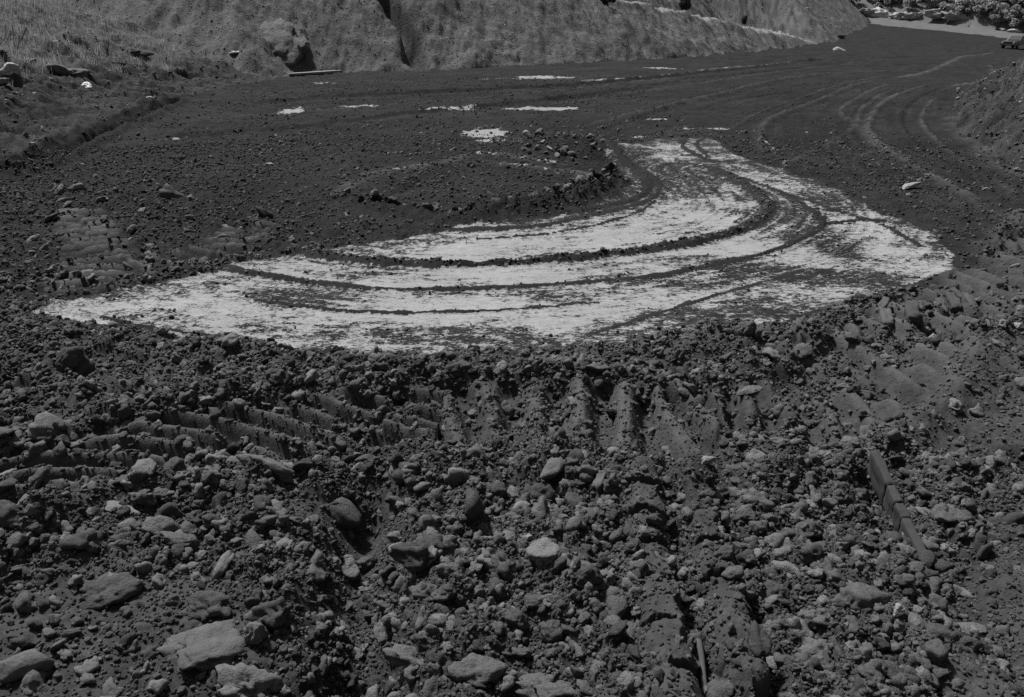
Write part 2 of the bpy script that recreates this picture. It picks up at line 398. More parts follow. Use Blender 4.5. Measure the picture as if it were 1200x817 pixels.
    for pts, dep in ((RUTA, .12), (RUTB, .10)):
        d, s, sg = polyd(x, y, pts, 1.5)
        g = np.exp(-(d / .09) ** 2) * (1 + .5 * np.sin(s * 2 * math.pi / .3) + n2)
        dz -= dep * g; dz += .7 * dep * np.exp(-((d - .2) / .07) ** 2) * (1 + n2)
        alb = alb * (1 - .3 * np.exp(-(d / .15) ** 2))
    dz += (top == 3) * (.22 * fbm((x * .7 + y * .7) / .35, (y * .7 - x * .7) / 1.1, 5, 411) + .04 * n2)
    # ---- left dozer tracks (crossbars)
    for i, pts in enumerate(LTRK):
        d, s, sg = polyd(x, y, pts, 1)
        win = ss(.30, .16, d + .09 * n2)
        bar = ss(.25, .85, np.sin((s + .035 * n2 + .02 * n3) * 2 * math.pi / .17 + 2.5 * d * sg + 1.2 * n1)) * ss(-.45, .1, n2 + .35 * n3 + .15)
        dz += win * (.045 * bar - .01); C = C * (1 - .7 * win)
        alb = alb * (1 + win * 2.6 * bar * (1 + .5 * n2))
    # ---- rim of clods round the dark island, the stone heap
    d, s, sg = polyd(x, y, ISLAND_EDGE, 1)
    k = np.exp(-(d / .17) ** 2) * (.6 + .6 * ss(1.2, 2.2, s)) ; dz += .10 * k * (1 + .6 * n3); C = np.maximum(C, .8 * k)
    d1 = ((x - HEAP[0]) / .75) ** 2 + ((y - HEAP[1]) / .6) ** 2; d2 = ((x - HEAP2[0]) / .35) ** 2 + ((y - HEAP2[1]) / .3) ** 2
    dz += .20 * np.exp(-d1) + .10 * np.exp(-d2); C = np.maximum(C, .9 * np.exp(-d1 * .6))
    # ---- foreground: lip, lug track, ruts
    dz += near * ss(3.6, 1.8, x + .3 * n1) * (.035 + .035 * ss(.0, .3, inr) * ss(1.3, .4, inr) + .05 * n1)
    d, s, sg = polyd(x, y, BAND, 1.0)
    off = d * sg
    win = ss(.30, .22, d + .05 * n2) * near
    skew = np.where(x < -.3, 1.3, np.where(x > .9, -.6, .15))
    ph = (s + skew * off) / .19
    fr = ph - np.floor(ph)
    bar = ss(.0, .34, fr + .03 * n2) * ss(.88, .45, fr + .04 * n2)
    amp = ss(-.45, .25, fbm(x / .4, y / .4, 2, 77) + .15); amp = np.maximum(amp, np.exp(-((x - .45) / .55) ** 2))
    dz += win * (-.05 + .078 * bar * amp * (1 + .45 * np.exp(-((x - .45) / .6) ** 2))) + .045 * np.exp(-((d - .36) / .09) ** 2) * near
    C = C * (1 - .85 * win * amp)
    alb = alb * (1 + .35 * win * bar * amp)
    d, s, sg = polyd(x, y, RUTL, 1.0); off = d * sg
    kr = np.exp(-((off + .02) / .12) ** 2) * ss(0, .3, s); C = C * (1 - .5 * kr); dz -= near * .19 * kr; dz += near * .05 * np.exp(-((off - .17) / .1) ** 2)
    for pts in (COLA, COLB):
        d, s, sg = polyd(x, y, pts, 1.0); off = d * sg
        wv = .035 * fbm(s / .13, s * 0, 3, 5)
        prof = ss(.055, .04, off + wv) * ss(-.10, -.02, off)
        brk = ss(.0, .12, np.abs(((s / .17) % 1) - .5) * 2 + .3 * n3)
        dz += near * .075 * prof * brk - near * .045 * np.exp(-((off - .08 - .8 * wv) / .028) ** 2) * ss(-.5, .2, fbm(s / .22, s * 0 + 3, 2, 15))
        C = C * (1 - .8 * prof)
    d, s, sg = polyd(x, y, TRENCH, 1.0); dz -= near * .06 * np.exp(-(d / .12) ** 2)
    # ---- relief
    if fine:
        zr = np.zeros_like(x)
        m = np.where(R < 32)[0]; xs, ys = x[m], y[m]
        q = np.zeros(len(m))
        f1, f2, _ = worley(xs / .17 + .25 * n2[m], ys / .17 + .25 * n3[m], 61)
        q += .040 * (.6 - f1) * (1 + .9 * near[m])
        f1, f2, _ = worley(xs / .065 + .3 * n3[m], ys / .065 - .3 * n3[m], 71)
        q += .020 * (.6 - f1)
        q += .012 * n3[m] + .030 * n2[m] * (1 + 1.0 * near[m])
        mm = np.where(R[m] < 7)[0]
        f1, f2, _ = worley(xs[mm] / .024, ys[mm] / .024, 73)
        q[mm] += .008 * (.6 - f1) + .004 * fbm(xs[mm] / .02, ys[mm] / .02, 3, 79, .6)
        zr[m] = q
        dz += zr * np.clip(C, .06, 1.3) * np.where(top == 2, 2.6, np.where(top == 3, 4.0, np.where(top == 1, 4.0, 1.0)))
        dz += .02 * n2 * (R > 20) + .1 * n1 * (R > 40) + .012 * n1 * (top == 0)
    return dict(z=z + dz, rgh=np.where((top > 0) & (top < 4), .09, .012 + .02 * (R > 6) * (1 - patch)).astype(np.float32), cmask=np.clip(cmask, -1.2, 1), clay=clay, trk=trk, alb=np.clip(alb, .012, .6), C=C, top=top, patch=patch, ip=ip, road=road, near=near, il=il, ib=ib, ir=ir, jf=jf, pale=pale, inr=inr)

# ------------------------------------------------------------------ tagging helpers
def tag(o, label=None, cat=None, group=None, kind=None):
    if label: o['label'] = label
    if cat: o['category'] = cat
    if group: o['group'] = group
    if kind: o['kind'] = kind
    return o
def empty(name, loc, rz=0):
    o = bpy.data.objects.new(name, None); COL.objects.link(o); o.location = loc; o.rotation_euler = (0, 0, rz); o.empty_display_size = .1
    return o
def mesh_np(name, V, Fq, smooth=True, mats=()):
    me = bpy.data.meshes.new(name); V = np.asarray(V, np.float32); Fq = np.asarray(Fq, np.int32)
    k = Fq.shape[1]
    me.vertices.add(len(V)); me.vertices.foreach_set('co', V.ravel())
    me.loops.add(Fq.size); me.loops.foreach_set('vertex_index', Fq.ravel())
    me.polygons.add(len(Fq)); me.polygons.foreach_set('loop_start', np.arange(len(Fq), dtype=np.int32) * k)
    me.polygons.foreach_set('use_smooth', np.full(len(Fq), smooth))
    for m in mats: me.materials.append(m)
    me.update(calc_edges=True); me.validate()
    return me
def link(name, me, parent=None, loc=None):
    o = bpy.data.objects.new(name, me); COL.objects.link(o)
    if parent: o.parent = parent
    if loc is not None: o.location = loc
    return o

# ------------------------------------------------------------------ materials
def new_mat(name, rough=.95):
    m = bpy.data.materials.new(name); m.use_nodes = True
    b = m.node_tree.nodes['Principled BSDF']; b.inputs['Roughness'].default_value = rough
    b.inputs['Specular IOR Level'].default_value = .05
    return m, m.node_tree.nodes, m.node_tree.links, b
def math_node(n, l, op, a, b):
    k = n.new('ShaderNodeMath'); k.operation = op
    for i, v in enumerate((a, b)):
        if hasattr(v, 'links'): l.new(v, k.inputs[i])
        else: k.inputs[i].default_value = v
    return k.outputs[0]
def noise_node(n, l, vec, scale, detail=6, rough=.6):
    k = n.new('ShaderNodeTexNoise'); k.inputs['Scale'].default_value = scale; k.inputs['Detail'].default_value = detail; k.inputs['Roughness'].default_value = rough
    l.new(vec, k.inputs['Vector']); return k.outputs['Fac']
def ramp_node(n, l, fac, stops):
    r = n.new('ShaderNodeValToRGB'); l.new(fac, r.inputs[0])
    e = r.color_ramp.elements
    while len(e) < len(stops): e.new(.5)
    for q, (p, v) in zip(e, stops): q.position = p; q.color = (v, v, v, 1)
    return r.outputs[0]

def soil_mat():
    m, n, l, b = new_mat('terrain_soil', .97)
    at = n.new('ShaderNodeAttribute'); at.attribute_name = 'albedo'
    tc = n.new('ShaderNodeTexCoord').outputs['Object']
    f = noise_node(n, l, tc, 38, 9, .72); g = noise_node(n, l, tc, 9, 6, .6)
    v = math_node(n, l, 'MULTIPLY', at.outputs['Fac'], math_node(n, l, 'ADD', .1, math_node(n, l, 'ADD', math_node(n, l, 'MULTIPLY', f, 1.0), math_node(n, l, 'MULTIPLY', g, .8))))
    cm = n.new('ShaderNodeAttribute'); cm.attribute_name = 'clay_mask'; ca = n.new('ShaderNodeAttribute'); ca.attribute_name = 'clay_albedo'
    mp = n.new('ShaderNodeMapping'); mp.inputs['Scale'].default_value = (1, 2.3, 1); l.new(tc, mp.inputs['Vector'])
    h1 = noise_node(n, l, mp.outputs[0], 9, 10, .78); h2 = noise_node(n, l, mp.outputs[0], 30, 8, .75)
    hh = math_node(n, l, 'ADD', math_node(n, l, 'MULTIPLY', math_node(n, l, 'SUBTRACT', h1, .5), 2.4), math_node(n, l, 'MULTIPLY', math_node(n, l, 'SUBTRACT', h2, .5), 3.6))
    mm = ramp_node(n, l, math_node(n, l, 'ADD', math_node(n, l, 'ADD', cm.outputs['Fac'], hh), .5), [(.42, 0), (.63, 1)])
    mx = n.new('ShaderNodeMix'); mx.data_type = 'FLOAT'; l.new(mm, mx.inputs[0]); l.new(v, mx.inputs[2])
    l.new(math_node(n, l, 'MULTIPLY', ca.outputs['Fac'], math_node(n, l, 'ADD', .5, math_node(n, l, 'MULTIPLY', h1, 1.0))), mx.inputs[3])
    l.new(mx.outputs[0], b.inputs['Base Color'])
    bp = n.new('ShaderNodeBump'); bp.inputs['Strength'].default_value = .9; bp.inputs['Distance'].default_value = .012
    rh = n.new('ShaderNodeAttribute'); rh.attribute_name = 'roughness_height'
    b2 = n.new('ShaderNodeBump'); b2.inputs['Strength'].default_value = 1.0; l.new(rh.outputs['Fac'], b2.inputs['Distance'])
    l.new(noise_node(n, l, tc, 7, 8, .75), b2.inputs['Height']); l.new(b2.outputs[0], bp.inputs['Normal'])
    l.new(f, bp.inputs['Height']); l.new(bp.outputs[0], b.inputs['Normal'])
    return m
def clod_mat(name, lo, hi, contrast=.5, bump=.8, spread=None, dist=.005):
    m, n, l, b = new_mat(name, .97)
    oi = n.new('ShaderNodeObjectInfo'); tc = n.new('ShaderNodeTexCoord').outputs['Object']
    r = ramp_node(n, l, oi.outputs['Random'], spread or [(0, lo), (.55, lo + .35 * (hi - lo)), (1, hi)])
    f = noise_node(n, l, tc, 3.2, 9, .68)
    v = math_node(n, l, 'MULTIPLY', r, math_node(n, l, 'ADD', 1 - contrast, math_node(n, l, 'MULTIPLY', f, 2 * contrast)))
    l.new(v, b.inputs['Base Color'])
    bp = n.new('ShaderNodeBump'); bp.inputs['Strength'].default_value = bump; bp.inputs['Distance'].default_value = dist
    g = noise_node(n, l, tc, 5, 9, .7)
    l.new(g, bp.inputs['Height']); l.new(bp.outputs[0], b.inputs['Normal'])
    return m
M_SOIL = soil_mat()
M_CLOD = clod_mat('dark_clod', .042, .135, .65, .9, dist=.012)
M_CRUMB = clod_mat('floor_crumb', .028, .07)
M_DARK = clod_mat('damp_clod', .015, .03)
M_DRY = clod_mat('dry_clod', .075, .14, .6, .9, dist=.012)
M_GRAVEL = clod_mat('bank_gravel', .11, .26, dist=.008)
M_PALE = clod_mat('pale_stone', .2, .42, .35)
M_WHITE = clod_mat('white_stone', .5, .65, .2)
M_BOULDER = clod_mat('boulder_rock', .10, .115, .5, .8, None, .15)
M_BAR = clod_mat('bar_skin', .035, .045, .8)

# ------------------------------------------------------------------ terrain mesh, one sheet cut into its named pieces
ang = np.concatenate([np.radians(np.arange(-180, -47, 3.0)), np.radians(np.arange(-46, 46.01, 0.1)), np.radians(np.arange(48, 179, 3.0))])
depr = np.radians(np.arange(60, 11.0, -0.085))
rad = np.concatenate([np.linspace(.12, .93, 10), CAM_H / np.tan(depr), np.arange(8.57, 23.7, .07), np.arange(23.75, 60, .12), np.arange(60.4, 200, .9), np.geomspace(204, 900, 22)])
NA, NR = len(ang), len(rad)
RR, AA = np.meshgrid(rad, ang, indexing='ij')
GX, GY = (RR * np.sin(AA)).ravel(), (RR * np.cos(AA)).ravel()
tt = terrain(GX, GY)
V = np.c_[GX, GY, tt['z']]
i = np.arange(NR - 1)[:, None] * NA; j = np.arange(NA)[None, :]; j2 = (j + 1) % NA
Q = np.stack([i + j, i + j2, i + NA + j2, i + NA + j], -1).reshape(-1, 4)
print('terrain', len(V), time.time() - T0)
reg = np.zeros(len(V), int)                                   # 0 ground 1 spoil bank 2 grassy bank 3 dirt bank 4 hillside 5 road 6 clay patch
reg[:] = tt['top']
reg[(tt['road'] > 0) & (tt['top'] == 0)] = 5
reg[(tt['ip'] > -.12) & (tt['top'] == 0)] = 6
# vertex normals of the whole sheet so that the pieces meet without a seam
fn = np.cross(V[Q[:, 2]] - V[Q[:, 0]], V[Q[:, 3]] - V[Q[:, 1]])
VN = np.zeros_like(V)
for k in range(4): 
    for c in range(3): VN[:, c] += np.bincount(Q[:, k], fn[:, c], len(V))
VN /= np.linalg.norm(VN, axis=1)[:, None] + 1e-12
VN[VN[:, 2] < 0] *= -1
qr = np.max(reg[Q], 1)
NAMES = {0: ('ground', 'dark churned soil of the pit floor'), 1: ('spoil_bank', 'long grey gravelly bank behind the pit floor'), 2: ('grassy_bank', 'dry grassy bank sloping down from the left'),
         3: ('dirt_bank', 'low crumbling dirt bank at the right edge'), 4: ('far_hillside', 'pale scrub covered hillside beyond the far road'), 5: ('far_road', 'pale road running below the far hillside'), 6: ('clay_patch', 'scraped pale clay showing through the dark soil')}
for r, (nm, lb) in NAMES.items():
    f = Q[qr == r]
    if len(f) == 0: continue
    u, inv = np.unique(f.ravel(), return_inverse=True)
    me = mesh_np(nm, V[u], inv.reshape(-1, 4), True, [M_SOIL])
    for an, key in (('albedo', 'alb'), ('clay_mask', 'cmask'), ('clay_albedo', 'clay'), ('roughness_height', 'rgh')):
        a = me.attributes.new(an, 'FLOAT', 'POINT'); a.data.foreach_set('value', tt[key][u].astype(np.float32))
    me.normals_split_custom_set_from_vertices(VN[u].astype(np.float32))
    tag(link(nm, me), lb, nm.split('_')[-1], None, 'structure')
print('terrain built', time.time() - T0)

# ------------------------------------------------------------------ clod and rock shapes
import bmesh
def rock_mesh(name, sub, seed, angular=.6, lump=.22, flat=.75, mat=None):
    bm = bmesh.new(); bmesh.ops.create_icosphere(bm, subdivisions=sub, radius=1)
    P = np.array([v.co[:] for v in bm.verts]); r = np.random.default_rng(seed)
    N = r.normal(size=(15, 3)); N /= np.linalg.norm(N, axis=1)[:, None]; D = r.uniform(.42, 1.0, 15)
    dt = P @ N.T
    lim = np.where(dt > .05, D / np.maximum(dt, .05), 9)
    k = 38.0
    rad_ = -np.log(np.exp(-k * np.minimum(lim, 1.25)).sum(1) + np.exp(-k * 1.15)) / k
    rad_ = (1 - angular) * .85 + angular * rad_
    rad_ = rad_ + lump * fbm3(P * 1.3 + seed, 2, seed) + .45 * lump * fbm3(P * 3.7 + seed, 4, seed + 3, .65) - .5 * lump * np.abs(fbm3(P * 2.6 - seed, 3, seed + 7)) - .22 * lump * np.abs(fbm3(P * 6.5 + seed, 3, seed + 13))
    P2 = P * rad_[:, None] * np.array([1, r.uniform(.7, .95), flat * r.uniform(.85, 1.1)])
    if sub >= 4: P2 = P2 + P * (.07 * fbm3(P * 9, 3, seed + 9, .7) - .06 * np.abs(fbm3(P * 7, 2, seed + 19)))[:, None]
    for v, c in zip(bm.verts, P2): v.co = c
    me = bpy.data.meshes.new(name); bm.to_mesh(me); bm.free()
    me.polygons.foreach_set('use_smooth', np.ones(len(me.polygons), bool))
    if mat: me.materials.append(mat)
    return me
LOWC = bpy.data.collections.new('crumb_shapes')
def proto_collection(name, mats, n, sub, seed, **kw):
    c = bpy.data.collections.new(name)
    for k in range(n):
        me = rock_mesh(name, sub, seed + k, mat=mats[k % len(mats)], **kw)
        c.objects.link(bpy.data.objects.new('%s_%02d' % (name, k), me))
    return c
P_CLOD = proto_collection('clod_shape', [M_CLOD, M_CLOD, M_CLOD, M_CLOD, M_DRY], 16, 3, 100, angular=.97, lump=.42)
P_CRUMB = proto_collection('crumb_shape', [M_CLOD, M_CLOD, M_DRY, M_CLOD], 10, 2, 200, angular=.9, lump=.3)
P_FLOOR = proto_collection('floor_crumb_shape', [M_CRUMB], 8, 2, 400, angular=.9, lump=.3, flat=.6)
P_GRAV = proto_collection('gravel_shape', [M_GRAVEL], 6, 2, 300, angular=.9, lump=.12)

def gn_scatter(name, pts, rot, scl, idx, coll, label, cat, kind='stuff'):
    me = bpy.data.meshes.new(name); me.vertices.add(len(pts)); me.vertices.foreach_set('co', np.asarray(pts, np.float32).ravel())
    for an, ty, key, v in (('rot', 'FLOAT_VECTOR', 'vector', rot), ('scl', 'FLOAT_VECTOR', 'vector', scl), ('idx', 'INT', 'value', idx)):
        a = me.attributes.new(an, ty, 'POINT'); a.data.foreach_set(key, np.asarray(v, np.int32 if ty == 'INT' else np.float32).ravel())
    o = link(name, me)
    g = bpy.data.node_groups.new(name + '_nodes', 'GeometryNodeTree')
    g.interface.new_socket('Geometry', in_out='INPUT', socket_type='NodeSocketGeometry'); g.interface.new_socket('Geometry', in_out='OUTPUT', socket_type='NodeSocketGeometry')
    n, l = g.nodes, g.links
    gi, go = n.new('NodeGroupInput'), n.new('NodeGroupOutput')
    ci = n.new('GeometryNodeCollectionInfo'); ci.inputs['Collection'].default_value = coll; ci.inputs['Separate Children'].default_value = True; ci.inputs['Reset Children'].default_value = True
    ip = n.new('GeometryNodeInstanceOnPoints'); ip.inputs['Pick Instance'].default_value = True
    def na(nm, ty):
        k = n.new('GeometryNodeInputNamedAttribute'); k.data_type = ty; k.inputs['Name'].default_value = nm; return k.outputs['Attribute']
    er = n.new('FunctionNodeEulerToRotation')
    l.new(gi.outputs[0], ip.inputs['Points']); l.new(ci.outputs[0], ip.inputs['Instance'])
    l.new(na('rot', 'FLOAT_VECTOR'), er.inputs[0]); l.new(er.outputs[0], ip.inputs['Rotation'])
    l.new(na('scl', 'FLOAT_VECTOR'), ip.inputs['Scale']); l.new(na('idx', 'INT'), ip.inputs['Instance Index'])
    l.new(ip.outputs[0], go.inputs[0])
    md = o.modifiers.new('scatter', 'NODES'); md.node_group = g
    tag(o, label, cat, None, kind)
    return o

def wedge(n, r0, r1, half=46):
    """uniform places on the ground in a ring sector in front of the camera"""
    r = np.sqrt(rng.uniform(r0 * r0, r1 * r1, n)); a = np.radians(rng.uniform(-half, half, n))
    return r * np.sin(a), r * np.cos(a)
def powr(n, a, b, k=2.6):
    u = rng.random(n); return (a ** (1 - k) + u * (b ** (1 - k) - a ** (1 - k))) ** (1 / (1 - k))
def scatter(name, sets, coll, nshape, label, cat, sink=.25):
    P, S = [], []
    for n, r0, r1, a, b, keep in sets:
        x, y = wedge(n, r0, r1); s = powr(n, a, b)
        t = terrain(x, y)
        k = rng.random(n) < keep(t, x, y)
        P.append(np.c_[x, y, t['z'] + sink * s][k]); S.append(s[k])
    P = np.vstack(P); S = np.concatenate(S); n = len(P)
    rot = rng.uniform(-1, 1, (n, 3)) * np.array([1.0, 1.0, math.pi])
    sc = S[:, None] * rng.uniform(.8, 1.2, (n, 3))
    print(name, n, round(time.time() - T0, 1))
    return gn_scatter(name, P, rot, sc, rng.integers(0, nshape, n), coll, label, cat)

def clump(x, y, sc=.35): return ss(-.35, .45, fbm(x / sc, y / sc, 3, 512))
scatter('soil_crumbs', [
    (150000, 1.2, 3.2, .004, .012, lambda t, x, y: t['C'] * (.5 + .5 * clump(x, y, .22)) * (t['patch'] < .5)),
    (110000, 3.0, 5.5, .006, .017, lambda t, x, y: t['C'] * (.45 + .5 * clump(x, y, .3)) * (t['patch'] < .5)),
    (14000, 3.5, 9, .006, .02, lambda t, x, y: .5 * (t['patch'] > .5) * (t['pale'] < .4)),
], P_CRUMB, 10, 'loose crumbs of dark soil covering the churned ground', 'soil')
scatter('floor_crumbs', [
    (130000, 4.5, 12, .009, .030, lambda t, x, y: t['C'] * (.25 + .6 * clump(x, y, .6)) * (t['patch'] < .5) * (t['top'] == 0)),
    (40000, 7, 24, .014, .045, lambda t, x, y: .7 * clump(x, y, .9) * (t['top'] == 0) * (t['pale'] < .3) * (t['patch'] < .3) * (x < 3)),
    (50000, 10, 28, .010, .028, lambda t, x, y: t['C'] * (.1 + .8 * clump(x, y, 1.2)) * (t['top'] == 0) * (t['pale'] < .3)),
], P_FLOOR, 8, 'fine crumbs of dark soil on the pit floor behind the clay', 'soil', .1)
scatter('soil_clods', [
    (60000, 3.8, 9, .008, .026, lambda t, x, y: .8 * (t['trk'] > .55)),
    (15000, 1.25, 3.4, .013, .044, lambda t, x, y: t['C'] * (.4 + .6 * clump(x, y)) * (t['patch'] < .5)),
    (15000, 3.0, 6.0, .016, .044, lambda t, x, y: t['C'] * (.3 + .6 * clump(x, y)) * (t['patch'] < .5)),
    (7000, 5.0, 13, .020, .045, lambda t, x, y: t['C'] * (.1 + .7 * clump(x, y, .7)) * (t['patch'] < .5) * (t['top'] == 0)),
    (160000, 8, 24, .012, .05, lambda t, x, y: .75 * (t['top'] == 3) * (t['ir'] < 4) * (.15 + .85 * clump(x, y, .8))),
    (14000, 8, 26, .02, .08, lambda t, x, y: .8 * (t['top'] == 2) * clump(x, y, 1.) * (t['il'] < 4) + .6 * (t['top'] == 3)),
], P_CLOD, 16, 'smaller clods of dark soil strewn over the churned ground', 'soil', .05)
scatter('bank_gravel', [
    (150000, 24, 62, .016, .045, lambda t, x, y: .8 * (t['top'] == 1) * (t['ib'] < 9)),
    (6000, 60, 120, .06, .2, lambda t, x, y: .8 * (t['top'] == 1) * (t['ib'] < 12)),
    (14000, 8, 26, .012, .05, lambda t, x, y: .5 * (t['top'] == 2) + .5 * (t['top'] == 3)),
], P_GRAV, 6, 'grey gravel and small stones covering the spoil bank', 'gravel', -.05)
print('scatter done', time.time() - T0)
# ------------------------------------------------------------------ single clods and stones
M_PACK = clod_mat('packed_soil', .06, .09, .6, .9, None, .02)
M_BIG = clod_mat('big_clod', .07, .125, .6, .9, None, .018)
def spots(pp):
    P = HT([(p[0], p[1]) for p in pp]); t = terrain(P[:, 0], P[:, 1])
    sl = np.sqrt(P[:, 0] ** 2 + P[:, 1] ** 2 + (CAM_H - t['z']) ** 2)
    return P, t['z'], sl
SHAPES = {}
def shape(kind, k, mat):
    key = (kind, k, mat.name)
    if key not in SHAPES:
        kw = {'round': dict(angular=.55, lump=.32, flat=.85), 'angular': dict(angular=.97, lump=.26, flat=.8), 'slab': dict(angular=.85, lump=.42, flat=.5),
              'flake': dict(angular=1.0, lump=.1, flat=.28), 'crumbly': dict(angular=.7, lump=.62, flat=.85)}[kind]
        SHAPES[key] = rock_mesh(kind + '_clod', 4, 1000 + k * 13 + len(kind) * 101, mat=mat, **kw)
    return SHAPES[key]
def put_rock(name, me, x, y, z, size, label, cat, group=None, rz=None, tilt=.35, sink=.2, stretch=(1, 1, 1)):
    o = link(name, me); s = size * 0.62
    o.scale = (s * stretch[0], s * stretch[1], s * stretch[2])
    o.rotation_euler = (random.uniform(-tilt, tilt), random.uniform(-tilt, tilt), random.uniform(-3.1, 3.1) if rz is None else rz)
    o.location = (x, y, z + s * stretch[2] * (.5 - sink))
    return tag(o, label, cat, group)

